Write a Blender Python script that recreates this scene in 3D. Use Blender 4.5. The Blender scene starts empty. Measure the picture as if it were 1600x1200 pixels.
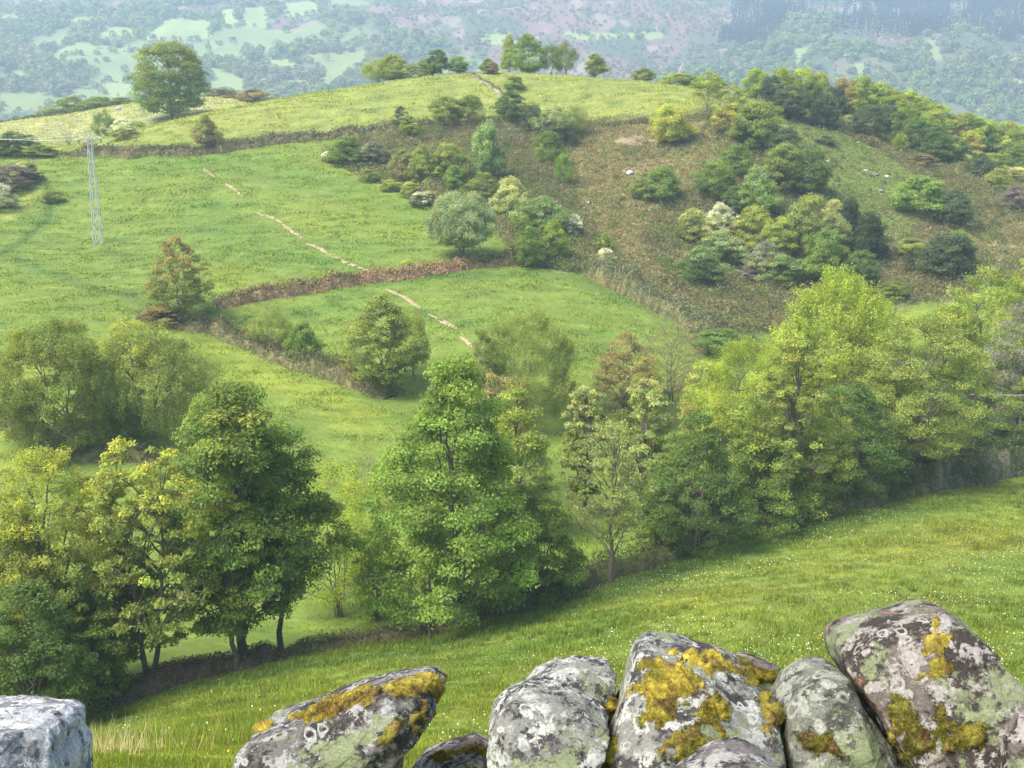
import bpy, math
import numpy as np
from mathutils import Vector, Matrix
# ---------------------------------------------------------------- camera, world, sun, exposure
scene = bpy.context.scene
col = scene.collection
PITCH = math.radians(13.5)
FPX = 1777.0                      # focal length in photo pixels (photo 1600 wide)
cam_data = bpy.data.cameras.new('camera')
cam_data.sensor_width = 36.0
cam_data.lens = FPX * 36.0 / 1600.0
cam_data.clip_start = 0.05
cam_data.clip_end = 9000.0
cam = bpy.data.objects.new('camera', cam_data)
col.objects.link(cam)
cam.location = (0, 0, 0)
cam.rotation_euler = (math.radians(90) - PITCH, 0, 0)
scene.camera = cam

SUN_EL, SUN_AZ = math.radians(56), math.radians(-118)     # azimuth clockwise from +Y
world = bpy.data.worlds.new('World')
scene.world = world
world.use_nodes = True
wn = world.node_tree
wn.nodes.clear()
sky = wn.nodes.new('ShaderNodeTexSky')
sky.sky_type = 'NISHITA'
sky.sun_disc = False
sky.sun_elevation = SUN_EL
sky.sun_rotation = SUN_AZ
sky.altitude = 900
sky.air_density = 1.0
sky.dust_density = 6.0
sky.ozone_density = 1.0
bgn = wn.nodes.new('ShaderNodeBackground')
bgn.inputs['Strength'].default_value = 0.15
won = wn.nodes.new('ShaderNodeOutputWorld')
wn.links.new(sky.outputs[0], bgn.inputs[0])
wn.links.new(bgn.outputs[0], won.inputs[0])
sun_data = bpy.data.lights.new('sun', 'SUN')
sun_data.energy = 3.3
sun_data.angle = math.radians(30)
sun_data.color = (1.0, 0.93, 0.80)
sun = bpy.data.objects.new('sun', sun_data)
col.objects.link(sun)
sdir = Vector((math.sin(SUN_AZ) * math.cos(SUN_EL), math.cos(SUN_AZ) * math.cos(SUN_EL), math.sin(SUN_EL)))
sun.rotation_euler = sdir.to_track_quat('Z', 'Y').to_euler()
scene.view_settings.view_transform = 'Standard'
scene.view_settings.look = 'None'
scene.view_settings.exposure = 1.2
scene.view_settings.gamma = 1.0
scene.view_settings.use_curve_mapping = False
scene.cycles.max_bounces = 6
scene.cycles.diffuse_bounces = 4
scene.cycles.transmission_bounces = 4
scene.cycles.volume_bounces = 1
scene.cycles.use_denoising = True

# ---------------------------------------------------------------- small maths
F_ = np.array([0, math.cos(PITCH), -math.sin(PITCH)])
U_ = np.array([0, math.sin(PITCH), math.cos(PITCH)])
R_ = np.array([1.0, 0, 0])
def ray(px, py):
    px = np.asarray(px, float); py = np.asarray(py, float)
    return ((px - 800) / FPX)[..., None] * R_ + (-(py - 600) / FPX)[..., None] * U_ + F_
def unproj(px, py, D):            # world point on that sight line at forward distance D (along +Y)
    d = ray(px, py)
    return d * (np.asarray(D, float) / d[..., 1])[..., None]
def proj(P):
    P = np.asarray(P, float)
    z = P @ F_
    return 800 + FPX * (P @ R_) / z, 600 - FPX * (P @ U_) / z

def _hash(ix, iy, iz, seed):
    with np.errstate(over='ignore'):
        h = (ix.astype(np.uint64) * np.uint64(0x9E3779B97F4A7C15) ^ iy.astype(np.uint64) * np.uint64(0xC2B2AE3D27D4EB4F)
             ^ iz.astype(np.uint64) * np.uint64(0x165667B19E3779F9)) + np.uint64(seed * 7919 + 13)
        h ^= h >> np.uint64(31); h *= np.uint64(0xBF58476D1CE4E5B9); h ^= h >> np.uint64(29)
        h *= np.uint64(0x94D049BB133111EB); h ^= h >> np.uint64(32)
    return (h >> np.uint64(40)).astype(np.float64) / float(1 << 24)
def noise2(x, y, seed=0):
    x = np.asarray(x, float) + 10000.0; y = np.asarray(y, float) + 10000.0
    ix = np.floor(x); iy = np.floor(y); fx = x - ix; fy = y - iy
    fx = fx * fx * (3 - 2 * fx); fy = fy * fy * (3 - 2 * fy)
    ix = ix.astype(np.int64); iy = iy.astype(np.int64); z = np.zeros_like(ix)
    a = _hash(ix, iy, z, seed); b = _hash(ix + 1, iy, z, seed); c = _hash(ix, iy + 1, z, seed); d = _hash(ix + 1, iy + 1, z, seed)
    return (a * (1 - fx) + b * fx) * (1 - fy) + (c * (1 - fx) + d * fx) * fy
def fbm2(x, y, seed=0, o=4):
    s = 0; a = 0.5; t = 0
    for i in range(o):
        s = s + a * noise2(np.asarray(x) * 2 ** i + 17.3 * i, np.asarray(y) * 2 ** i - 9.1 * i, seed + i); t += a; a *= 0.5
    return s / t
def noise3(p, seed=0):
    p = np.asarray(p, float) + 1000.0
    i = np.floor(p); f = p - i; f = f * f * (3 - 2 * f); i = i.astype(np.int64)
    r = 0
    for dx in (0, 1):
        for dy in (0, 1):
            for dz in (0, 1):
                w = (f[:, 0] if dx else 1 - f[:, 0]) * (f[:, 1] if dy else 1 - f[:, 1]) * (f[:, 2] if dz else 1 - f[:, 2])
                r = r + w * _hash(i[:, 0] + dx, i[:, 1] + dy, i[:, 2] + dz, seed)
    return r
def fbm3(p, seed=0, o=4):
    s = 0; a = 0.5; t = 0
    for i in range(o):
        s = s + a * noise3(p * 2 ** i + 5.7 * i, seed + i); t += a; a *= 0.5
    return s / t
def sstep(a, b, x):
    t = np.clip((x - a) / (b - a), 0, 1)
    return t * t * (3 - 2 * t)
def lerp(a, b, t): return a + (b - a) * t

# ---------------------------------------------------------------- terrain
CTRL = [  # photo pixel, forward distance in metres
 # near meadow
 (100,1200,18),(500,1200,20),(800,1200,22),(1200,1200,26),(1600,1200,30),
 (-150,1180,44),(100,1130,50),(240,1078,53),(430,1037,55),(600,1005,58),(700,988,60),(900,922,66),(1050,877,72),(1200,832,78),(1350,792,84),(1500,767,90),(1600,747,95),(1800,700,104),
 (500,1100,37),(900,1050,43),(1300,1000,46),(1600,950,54),(1400,880,64),(1200,930,56),(1600,1080,37),
 # gully and low fields just behind the hedge
 (430,980,65),(500,900,74),(560,750,87),(560,690,94),(450,600,107),(600,625,104),(330,545,118),
 (0,850,72),(30,720,85),(0,620,98),(0,500,120),(200,470,128),(860,745,89),(-200,600,100),
 # middle hillside
 (150,382,160),(350,450,134),(600,432,140),(800,405,148),(350,492,126),(900,430,144),(1100,522,128),(730,540,118),(620,560,116),
 (450,350,165),(600,300,180),(350,300,180),(50,260,196),(330,235,201),(620,203,209),(520,250,196),(0,400,150),(-200,330,170),
 # top fields
 (900,190,216),(1090,181,212),(800,113,245),(700,116,244),(560,135,239),(430,155,236),(1000,127,241),(1150,152,236),(120,240,207),(-100,245,205),
 (200,209,214),(277,187,222),(350,170,229),(750,160,225),
 # scrub slope and its right flank
 (1000,300,182),(800,300,180),(1000,400,157),(1200,300,181),(1200,420,160),(1300,200,216),(1400,250,205),(1500,300,191),(1600,300,196),
 (1600,380,172),(1450,380,166),(1300,480,148),(1550,425,150),(1750,330,185),
 (1200,165,231),(1400,196,236),(1600,262,240),(1750,300,240),
 # hump behind the left end of the top field (first the dip hidden behind the crest)
 (200,222,236),(277,207,246),(380,180,252),(20,235,228),(100,203,264),(100,180,290),(200,164,302),(340,153,302),(0,193,288),(-150,235,285),
]
WORLD_CTRL = [  # x, y, z
 (0,4,-3.4),(-6,4,-3.6),(6,4,-3.2),(0,9,-6.9),(-8,9,-7.4),(8,9,-6.4),(0,-10,-1),(-15,0,-3.5),(15,0,-1.5),(25,10,-5),(-25,20,-15),
 (22,97,-31.5),(35,110,-31),(50,125,-30),(5,92,-30.5),(62,120,-29),(60,110,-32),(-40,75,-31),
 (0,285,-4),(60,280,-6),(-40,290,-3),(110,275,-14),(-110,345,-14),(-60,345,-9),(-20,350,-22),(60,350,-34),(140,340,-48),
 (-150,420,-48),(0,430,-58),(150,430,-80),(-220,300,-18),(230,300,-50),(170,200,-25),(-170,180,-18),(-110,120,-22),(120,130,-22),(-90,60,-32),(100,90,-30),(90,40,-14),(-60,20,-18),
]
_c = [unproj(a, b, d) for a, b, d in CTRL]
_c = np.array([list(p) for p in _c] + [list(p) for p in WORLD_CTRL])
_cx, _cy, _cz = _c[:, 0] / 100, _c[:, 1] / 100, _c[:, 2]
def _phi(r2): return 0.5 * r2 * np.log(r2 + 1e-9)
_n = len(_c)
_A = np.zeros((_n + 3, _n + 3))
_A[:_n, :_n] = _phi((_cx[:, None] - _cx) ** 2 + (_cy[:, None] - _cy) ** 2) + np.eye(_n) * 2e-4
_A[:_n, _n] = 1; _A[:_n, _n + 1] = _cx; _A[:_n, _n + 2] = _cy
_A[_n:, :_n] = _A[:_n, _n:].T
_W = np.linalg.solve(_A, np.concatenate([_cz, [0, 0, 0]]))
FARY = np.array([0, 400, 520, 650, 800, 1000, 1300, 1700, 2500, 4200.])
FARZ = np.array([-60, -62, -95, -95, -58, -12, 62, 160, 380, 700.])
def H(x, y):
    x = np.asarray(x, float); y = np.asarray(y, float)
    sh = np.broadcast(x, y).shape
    x = np.broadcast_to(x, sh).ravel(); y = np.broadcast_to(y, sh).ravel()
    out = np.empty(len(x))
    for s in range(0, len(x), 40000):
        X = np.clip(x[s:s + 40000], -260, 260) / 100; Y = np.clip(y[s:s + 40000], -30, 460) / 100
        K = _phi((X[:, None] - _cx) ** 2 + (Y[:, None] - _cy) ** 2)
        out[s:s + 40000] = K @ _W[:_n] + _W[_n] + _W[_n + 1] * X + _W[_n + 2] * Y
    und = (fbm2(x / 9, y / 9, 5, 3) - 0.5) * 0.5 + (fbm2(x / 2.2, y / 1.6, 8, 2) - 0.5) * 0.12
    out = out + und * sstep(12, 60, y)
    plat = -1.85 + 0.03 * x
    out = lerp(plat, out, sstep(2.45, 3.3, y))
    far = np.interp(y + 0.10 * x, FARY, FARZ) + ((fbm2(x / 260, y / 420, 21, 4) - 0.5) * 70 + (fbm2(x / 70, y / 110, 25, 3) - 0.5) * 12) * sstep(550, 900, y)
    out = lerp(out, far, sstep(380, 560, y))
    return out.reshape(sh)
def hit(px, py, d0=6.0, far=2600.0):      # where the sight line of a photo pixel meets the terrain
    px = np.atleast_1d(np.asarray(px, float)); py = np.atleast_1d(np.asarray(py, float))
    dr = ray(px, py); dr = dr / dr[:, 1:2]
    Ds = np.concatenate([np.arange(d0, 420, 1.0), np.arange(420, far, 6.0)])
    best = np.full(len(px), far)
    for k in range(0, len(px), 60):
        X = dr[k:k + 60, 0][:, None] * Ds; Z = dr[k:k + 60, 2][:, None] * Ds
        under = Z < H(X, np.broadcast_to(Ds, X.shape))
        j = np.argmax(under, 1); ok = under.any(1)
        lo = np.where(j > 0, Ds[np.maximum(j - 1, 0)], Ds[0]); hi = Ds[j]
        for _ in range(12):
            m = (lo + hi) / 2; u = dr[k:k + 60, 2] * m < H(dr[k:k + 60, 0] * m, m)
            hi = np.where(u, m, hi); lo = np.where(u, lo, m)
        best[k:k + 60] = np.where(ok, hi, far)
    return dr * best[:, None]
def gpt(px, py): return hit([px], [py])[0]

# ---------------------------------------------------------------- meshes and materials
def mesh_obj(name, V, F, mat, parent=None, C=None, smooth=False, attrs=None):
    """V (n,3); F (m,k) one face size, or a list of such arrays; C (n,3) per-vertex base colour"""
    me = bpy.data.meshes.new(name)
    V = np.asarray(V, np.float32)
    Fs = F if isinstance(F, (list, tuple)) else [F]
    Fs = [np.asarray(f, np.int32) for f in Fs if len(f)]
    me.vertices.add(len(V)); me.vertices.foreach_set('co', V.ravel())
    loops = np.concatenate([f.ravel() for f in Fs])
    counts = np.concatenate([np.full(len(f), f.shape[1], np.int32) for f in Fs])
    me.loops.add(len(loops)); me.loops.foreach_set('vertex_index', loops)
    starts = np.concatenate([[0], np.cumsum(counts)[:-1]]).astype(np.int32)
    me.polygons.add(len(counts)); me.polygons.foreach_set('loop_start', starts)
    me.polygons.foreach_set('loop_total', counts)
    me.polygons.foreach_set('use_smooth', np.full(len(counts), bool(smooth)))
    if C is not None:
        a = me.attributes.new('Col', 'FLOAT_COLOR', 'POINT')
        cc = np.ones((len(V), 4), np.float32); cc[:, :3] = C
        a.data.foreach_set('color', cc.ravel())
    for k, v in (attrs or {}).items():
        a = me.attributes.new(k, 'FLOAT', 'POINT'); a.data.foreach_set('value', np.asarray(v, np.float32))
    me.update(calc_edges=True)
    me.materials.append(mat)
    o = bpy.data.objects.new(name, me)
    col.objects.link(o)
    if parent: o.parent = parent
    return o
def tag(o, label, cat, group=None, kind=None):
    if label: o['label'] = label
    if cat: o['category'] = cat
    if group: o['group'] = group
    if kind: o['kind'] = kind
    return o
def empty(name, loc):
    o = bpy.data.objects.new(name, None); col.objects.link(o); o.location = tuple(loc)
    o.empty_display_size = 0.2
    return o
class NT:
    def __init__(s, name):
        s.m = bpy.data.materials.new(name); s.m.use_nodes = True
        s.t = s.m.node_tree; s.t.nodes.clear()
        s.out = s.t.nodes.new('ShaderNodeOutputMaterial')
    def n(s, typ, **kw):
        n = s.t.nodes.new(typ)
        for k, v in kw.items():
            if k.startswith('i_'):
                n.inputs[k[2:].replace('_', ' ')].default_value = v
            else: setattr(n, k, v)
        return n
    def l(s, a, b): s.t.links.new(a, b)
def mixc(t, mode, a, b, fac=1.0):
    n = t.n('ShaderNodeMix', data_type='RGBA', blend_type=mode)
    for i, v in ((0, fac), (6, a), (7, b)):
        if hasattr(v, 'is_linked') or hasattr(v, 'links'): t.l(v, n.inputs[i])
        else: n.inputs[i].default_value = v if i == 0 else (*v, 1)
    return n.outputs[2]
def vcol_mat(name, rough=0.9, nscale=None, namp=0.5, bump=0.0, bscale=6.0, trans=0.0, objcol=False, spec=0.2, hue=None):
    t = NT(name)
    c = t.n('ShaderNodeAttribute', attribute_name='Col').outputs['Color']
    if objcol:
        oi = t.n('ShaderNodeObjectInfo')
        base = oi.outputs['Color']
        tip = t.n('ShaderNodeAttribute', attribute_name='tip').outputs['Fac']
        tc = t.n('ShaderNodeAttribute', attribute_type='OBJECT', attribute_name='tip_colour').outputs['Color']
        base = mixc(t, 'MIX', base, tc, tip)
        c = mixc(t, 'MULTIPLY', c, base)
    if nscale:
        tx = t.n('ShaderNodeTexCoord')
        nz = t.n('ShaderNodeTexNoise'); nz.inputs['Scale'].default_value = nscale; nz.inputs['Detail'].default_value = 5; nz.inputs['Roughness'].default_value = 0.65
        t.l(tx.outputs['Object'], nz.inputs['Vector'])
        mr = t.n('ShaderNodeMapRange'); mr.inputs['From Min'].default_value = 0.3; mr.inputs['From Max'].default_value = 0.7
        mr.inputs['To Min'].default_value = 1 - namp; mr.inputs['To Max'].default_value = 1 + namp
        t.l(nz.outputs['Fac'], mr.inputs['Value'])
        c = mixc(t, 'MULTIPLY', c, mr.outputs['Result'])
    p = t.n('ShaderNodeBsdfPrincipled'); p.inputs['Roughness'].default_value = rough
    p.inputs['Specular IOR Level'].default_value = spec
    t.l(c, p.inputs['Base Color'])
    if bump:
        tx = t.n('ShaderNodeTexCoord')
        nb = t.n('ShaderNodeTexNoise'); nb.inputs['Scale'].default_value = bscale; nb.inputs['Detail'].default_value = 6
        t.l(tx.outputs['Object'], nb.inputs['Vector'])
        b = t.n('ShaderNodeBump'); b.inputs['Strength'].default_value = 1.0; b.inputs['Distance'].default_value = bump
        t.l(nb.outputs['Fac'], b.inputs['Height']); t.l(b.outputs['Normal'], p.inputs['Normal'])
    s = p.outputs[0]
    if trans:
        tr = t.n('ShaderNodeBsdfTranslucent')
        t.l(mixc(t, 'MULTIPLY', c, (1.4, 1.3, 0.5)), tr.inputs['Color'])
        mx = t.n('ShaderNodeMixShader'); mx.inputs[0].default_value = trans
        t.l(s, mx.inputs[1]); t.l(tr.outputs[0], mx.inputs[2]); s = mx.outputs[0]
    t.l(s, t.out.inputs['Surface'])
    return t.m
M_GROUND = vcol_mat('ground_soil_grass', 0.95, 1.6, 0.18, 0.05, 3.0)
M_GRASS = vcol_mat('grass_blades', 0.7, trans=0.35, spec=0.25)
M_LEAF = vcol_mat('leaves', 0.6, trans=0.45, objcol=True, spec=0.3)
M_BARK = vcol_mat('bark', 0.9, 9.0, 0.4, 0.02, 20.0)
M_TWIG = vcol_mat('dead_bracken', 0.9, trans=0.15)
M_BANK = vcol_mat('bank_earth', 0.95, 3.0, 0.4, 0.12, 4.0)

# ---------------------------------------------------------------- ground cover regions (outlines traced on the photo, laid on the terrain)
def dense(poly, step=25):
    out = []
    for (a, b), (c, d) in zip(poly, poly[1:] + poly[:1]):
        n = max(1, int(math.hypot(c - a, d - b) / step))
        for k in range(n): out.append((a + (c - a) * k / n, b + (d - b) * k / n))
    return out
def wpoly(poly, step=25):
    q = np.array(dense(poly, step)); P = hit(q[:, 0], q[:, 1]); return P[:, :2]
def inside(P, x, y):
    r = np.zeros(len(x), bool)
    mnx, mny = P.min(0); mxx, mxy = P.max(0)
    m = (x >= mnx) & (x <= mxx) & (y >= mny) & (y <= mxy)
    xs, ys = x[m], y[m]; c = np.zeros(len(xs), bool)
    for (x1, y1), (x2, y2) in zip(P, np.roll(P, -1, 0)):
        if y1 == y2: continue
        c ^= ((y1 > ys) != (y2 > ys)) & (xs < (x2 - x1) * (ys - y1) / (y2 - y1) + x1)
    r[m] = c
    return r
SCRUB = wpoly([(500,238),(560,218),(640,208),(700,196),(790,188),(910,194),(1010,190),(1100,178),(1200,160),(1300,185),(1400,215),(1520,262),(1700,300),(1700,420),(1580,440),(1480,470),(1380,480),(1300,500),(1150,528),(1100,518),(1020,472),(930,432),(810,416),(800,392),(770,350),(690,330),(640,300),(560,275)])
BRACKEN = wpoly([(905,205),(1010,195),(1100,190),(1130,230),(1090,290),(1020,330),(1000,380),(1040,430),(1010,440),(940,370),(900,310),(880,250)])
BRACKEN2 = wpoly([(700,290),(740,300),(800,350),(815,372),(780,365),(720,335),(690,320)])
ROCKY = wpoly([(1190,180),(1300,200),(1400,250),(1440,290),(1440,350),(1400,380),(1330,330),(1250,260),(1200,220)])
DRY1 = wpoly([(1480,330),(1600,330),(1700,330),(1700,420),(1560,410),(1480,350)])
LOWSCR = wpoly([(1020,430),(1200,430),(1450,450),(1450,480),(1300,500),(1150,530),(1090,515)])
FAR_FIELDS = [[(0,148),(40,138),(90,148),(102,158),(60,172),(0,178)],[(150,142),(165,128),(215,128),(228,150),(180,152)],
 [(70,88),(130,62),(150,70),(215,75),(240,78),(160,82),(110,88)],[(70,90),(200,80),(330,80),(330,95),(220,92),(130,100),(75,96)],
 [(222,60),(260,30),(330,30),(330,58),(270,62),(230,64)],[(150,52),(185,40),(230,42),(210,56),(160,58)],[(0,25),(35,15),(35,30),(0,34)],
 [(345,15),(372,12),(372,45),(348,45)],[(378,12),(420,8),(418,44),(380,42)],[(100,28),(170,26),(170,32),(110,36)],
 [(470,88),(520,80),(575,78),(575,100),(545,112),(520,140),(500,138),(505,110)],[(400,92),(440,88),(470,98),(465,112),(430,108)],
 [(330,105),(355,108),(388,128),(388,140),(330,140)],[(440,122),(485,122),(485,138),(450,136)],[(740,60),(760,52),(800,52),(800,68),(745,68)],
 [(875,50),(895,48),(900,52),(1035,50),(1035,60),(900,62),(885,58)],[(1240,80),(1275,50),(1285,50),(1255,90),(1242,104),(1235,102)],
 [(1210,100),(1230,82),(1232,84),(1218,104)],[(1310,88),(1325,70),(1330,75),(1320,92)],[(1332,97),(1355,99),(1356,116),(1332,117)],
 [(1432,62),(1462,62),(1475,95),(1450,95)],[(1560,118),(1580,114),(1600,130),(1600,136),(1570,124)],[(1510,160),(1520,160),(1540,180),(1530,184)],
 [(1590,5),(1600,5),(1600,40),(1595,35)],[(380,85),(400,83),(395,90),(380,92)],[(0,118),(30,108),(62,110),(62,114),(0,122)],
 [(330,62),(345,70),(330,80),(322,75)],[(1560,85),(1600,90),(1600,98),(1570,94)],[(440,5),(490,2),(500,20),(445,28)],[(-120,140),(-20,130),(-20,170),(-120,180)],[(-140,60),(-40,50),(-30,90),(-130,100)],[(1640,60),(1700,60),(1720,100),(1650,110)]]
FARP = [wpoly(p, 40) for p in FAR_FIELDS]
HEATH = [wpoly(p, 60) for p in [[(600,-60),(1200,-60),(1190,40),(1150,70),(1130,110),(1000,125),(900,120),(700,75),(620,50),(560,20)],[(430,-10),(500,-10),(510,30),(440,40)],[(255,22),(400,-5),(400,8),(330,30)],[(1290,45),(1420,50),(1420,85),(1360,75),(1300,68)],[(1240,10),(1320,-10),(1330,8),(1245,25)],[(1290,98),(1325,95),(1330,118),(1290,118)],[(0,-60),(600,-60),(560,-10),(200,10),(0,8)],[(1480,-40),(1510,-40),(1500,45),(1485,40)],[(1530,70),(1560,75),(1550,85),(1520,80)]]]
CONIFER = [wpoly(p, 60) for p in [[(1160,-60),(1300,-60),(1230,10),(1225,45),(1180,75),(1155,60),(1170,20)],[(1320,-60),(1480,-60),(1482,50),(1430,60),(1310,48),(1320,10)],[(1515,-60),(1600,-60),(1650,-20),(1640,50),(1520,52)]]]
def fline(pts):
    P = hit(np.array([p[0] for p in pts], float), np.array([p[1] for p in pts], float)); return P[:, :2]
FLINES = [(fline([(0,402),(60,425),(120,440),(180,462),(235,480)]), 1.3, (.62, .72, .8)), (fline([(40,262),(70,280),(45,310),(0,345)]), .9, (1.6, 1.3, 1.9)), (fline([(60,275),(85,300),(60,345),(20,380),(-20,400)]), 1.0, (.5, .62, .7)),
 (fline([(0,600),(120,560),(220,530),(330,548),(450,600),(560,660)]), 3.0, (1.25, 1.1, .9)), (fline([(150,395),(185,400),(215,412)]), 1.6, (.75, .8, .8)), (fline([(620,440),(760,428),(880,428),(1000,480)]), 2.2, (.72, .84, .85)),
 (fline([(350,505),(420,500),(520,480)]), 1.8, (.75, .86, .85)), (fline([(240,250),(420,262),(560,290),(660,340)]), 5, (.80, .92, .85)), (fline([(300,330),(420,400),(560,425)]), 5, (.82, .92, .9)), (fline([(200,1090),(430,1050),(640,1020),(900,945),(1200,850),(1500,785)]), 1.8, (.55, .72, .8)),
 (fline([(640,1090),(800,1020),(950,970)]), 2.5, (.75, .9, .85)), (fline([(1000,960),(1250,900),(1550,830)]), 4, (1.18, 1.06, 1.05))]
MEADOW_EDGE = hit(np.array([-150,100,240,430,600,700,900,1050,1200,1350,1500,1600,1800.]), np.array([1180,1130,1078,1037,1005,988,922,877,832,792,767,747,700.]))
def meadow_side(x, y):      # > 0 on the near meadow, metres from the hedge
    ye = np.interp(x, MEADOW_EDGE[:, 0], MEADOW_EDGE[:, 1]); return ye - y
G_MID = np.array([.124, .175, .030]); G_TOP = np.array([.185, .215, .050]); G_NEAR = np.array([.142, .190, .032]); G_HUMP = np.array([.26, .275, .12])
def ground_colour(x, y):
    x = np.asarray(x, float); y = np.asarray(y, float)
    n1 = fbm2(x / 14, y / 14, 31, 4); n2 = fbm2(x / 3.0, y / 1.1, 37, 3); n3 = fbm2(x / 1.1, y / 0.8, 41, 3)
    C = np.tile(G_MID, (len(x), 1))
    top = sstep(203, 214, y - 0.03 * x); C = lerp(C, G_TOP, top[:, None])
    hump = sstep(236, 262, y); C = lerp(C, G_HUMP, hump[:, None])
    low = 1 - sstep(100, 125, y); C = lerp(C, np.array([.145, .20, .035]), (low * 0.7)[:, None])
    nm = meadow_side(x, y); C = lerp(C, G_NEAR, sstep(-2, 1, nm)[:, None])
    yel = sstep(0.48, 0.68, n1); C = lerp(C, C * np.array([1.25, 1.08, .85]), (yel * (0.5 - .35 * top))[:, None])
    C = C * (0.74 + 0.52 * n2)[:, None] * (0.80 + 0.4 * n3)[:, None]
    dk = sstep(0.56, 0.72, fbm2(x / 5, y / 2.6, 61, 3)); C = lerp(C, C * np.array([.62, .78, .8]), (dk * .55)[:, None])
    wx = x + (fbm2(x / 2.5, y / 2.5, 91, 3) - .5) * 5; wy = y + (fbm2(x / 2.5, y / 2.5, 95, 3) - .5) * 7
    bx = x + (fbm2(x / 6, y / 6, 97, 4) - .5) * 16; by = y + (fbm2(x / 6, y / 6, 99, 4) - .5) * 20
    for L, wdt, fac in FLINES:
        d = np.full(len(x), 1e9); m = (x > L[:, 0].min() - 9) & (x < L[:, 0].max() + 9) & (y > L[:, 1].min() - 9) & (y < L[:, 1].max() + 9)
        if not m.any(): continue
        xs, ys = x[m] + (n1[m] - .5) * 3, y[m] + (n1[m] - .5) * 3; dd = np.full(len(xs), 1e9)
        for (x1, y1), (x2, y2) in zip(L[:-1], L[1:]):
            vx, vy = x2 - x1, y2 - y1; t = np.clip(((xs - x1) * vx + (ys - y1) * vy) / (vx * vx + vy * vy), 0, 1); dd = np.minimum(dd, np.hypot(xs - x1 - t * vx, ys - y1 - t * vy))
        d[m] = dd; k_ = np.exp(-(d / wdt) ** 2) * (.45 + .9 * n2); C = lerp(C, C * np.array(fac), np.clip(k_, 0, 1)[:, None])
    s = inside(SCRUB, wx, wy); wob = fbm2(x / 6, y / 6, 44, 4)
    scr = np.where((wob > 0.5)[:, None], np.array([.11, .12, .055]), np.array([.14, .17, .06])) * (0.6 + 0.8 * n2)[:, None]
    scr = lerp(scr, np.array([.15, .12, .07]), (sstep(.5, .66, fbm2(x / 9, y / 5, 47, 4)) * .8)[:, None])
    br = inside(BRACKEN, bx, by) | inside(BRACKEN2, bx, by) | inside(DRY1, bx, by)
    brc = lerp(np.array([.25, .20, .115]), np.array([.15, .17, .06]), sstep(.38, .58, fbm2(x / 4, y / 3, 51, 4))[:, None]) * (0.65 + 0.7 * n3)[:, None]
    scr = np.where(br[:, None], brc, scr)
    rk = inside(ROCKY, bx, by)
    rkc = lerp(np.array([.17, .21, .06]), np.array([.10, .11, .05]), sstep(.45, .62, fbm2(x / 3, y / 1.6, 53, 3))[:, None]) * (.7 + .6 * n3)[:, None]
    scr = np.where(rk[:, None], rkc, scr)
    C = np.where(s[:, None], scr, C)
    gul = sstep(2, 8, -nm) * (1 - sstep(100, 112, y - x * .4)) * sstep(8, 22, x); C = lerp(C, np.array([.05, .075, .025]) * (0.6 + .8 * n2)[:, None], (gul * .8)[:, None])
    fm = y > 330
    if fm.any():
        fx, fy = x[fm], y[fm]
        Cf = lerp(np.array([.05, .085, .035]), np.array([.12, .12, .07]), sstep(.4, .65, fbm2(fx / 60, fy / 90, 71, 4))[:, None])
        lf = sstep(.62, .50, fbm2(fx / 130, fy / 200, 411, 3)) if False else 1 - sstep(.40, .50, fbm2(fx / 130, fy / 200, 411, 3)); lf = lf * (1 - sstep(-60, 40, fx)); Cf = lerp(Cf, np.array([.15, .195, .075]) * (.8 + .4 * fbm2(fx / 45, fy / 30, 75, 2))[:, None], lf[:, None])
        he = np.zeros(len(fx), bool)
        hx = fx + (fbm2(fx / 40, fy / 60, 103, 4) - .5) * 90; hy = fy + (fbm2(fx / 40, fy / 60, 105, 4) - .5) * 140
        for P in HEATH: he |= inside(P, hx, hy)
        hc = lerp(np.array([.15, .10, .085]), np.array([.07, .09, .05]), sstep(.44, .56, fbm2(fx / 34, fy / 60, 73, 5))[:, None])
        hc = lerp(hc, np.array([.20, .165, .125]), sstep(.6, .7, fbm2(fx / 22, fy / 50, 77, 4))[:, None])
        Cf = np.where(he[:, None], hc, Cf)
        for i, P in enumerate(FARP):
            f = inside(P, fx, fy)
            Cf[f] = np.array([.185, .235, .085]) * (0.85 + .35 * ((i * 37) % 10) / 10) * (0.9 + .2 * fbm2(fx[f] / 20, fy[f] / 20, 79, 3))[:, None]
        C[fm] = Cf
    return C

# ground sheet
def ground_grid():
    ys = [-40.0]
    while ys[-1] < 2150:
        y = ys[-1]; ys.append(y + (2.0 if y < -2 else 0.22 if y < 6 else max(0.3, y * 0.0042)))
    ys = np.array(ys); nt = 760
    t = np.linspace(-1, 1, nt)
    X = t[None, :] * (np.abs(ys)[:, None] * 0.62 + 22); Y = np.repeat(ys[:, None], nt, 1)
    Z = H(X, Y)
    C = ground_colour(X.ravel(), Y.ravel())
    V = np.stack([X.ravel(), Y.ravel(), Z.ravel()], 1)
    r, c = len(ys), nt
    i = np.arange(r * c).reshape(r, c)
    F = np.stack([i[:-1, :-1].ravel(), i[:-1, 1:].ravel(), i[1:, 1:].ravel(), i[1:, :-1].ravel()], 1)
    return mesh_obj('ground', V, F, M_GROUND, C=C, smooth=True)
g = ground_grid(); tag(g, 'steep green valley pastures, scrub slope and hazy far hillside', None, kind='structure')

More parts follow.
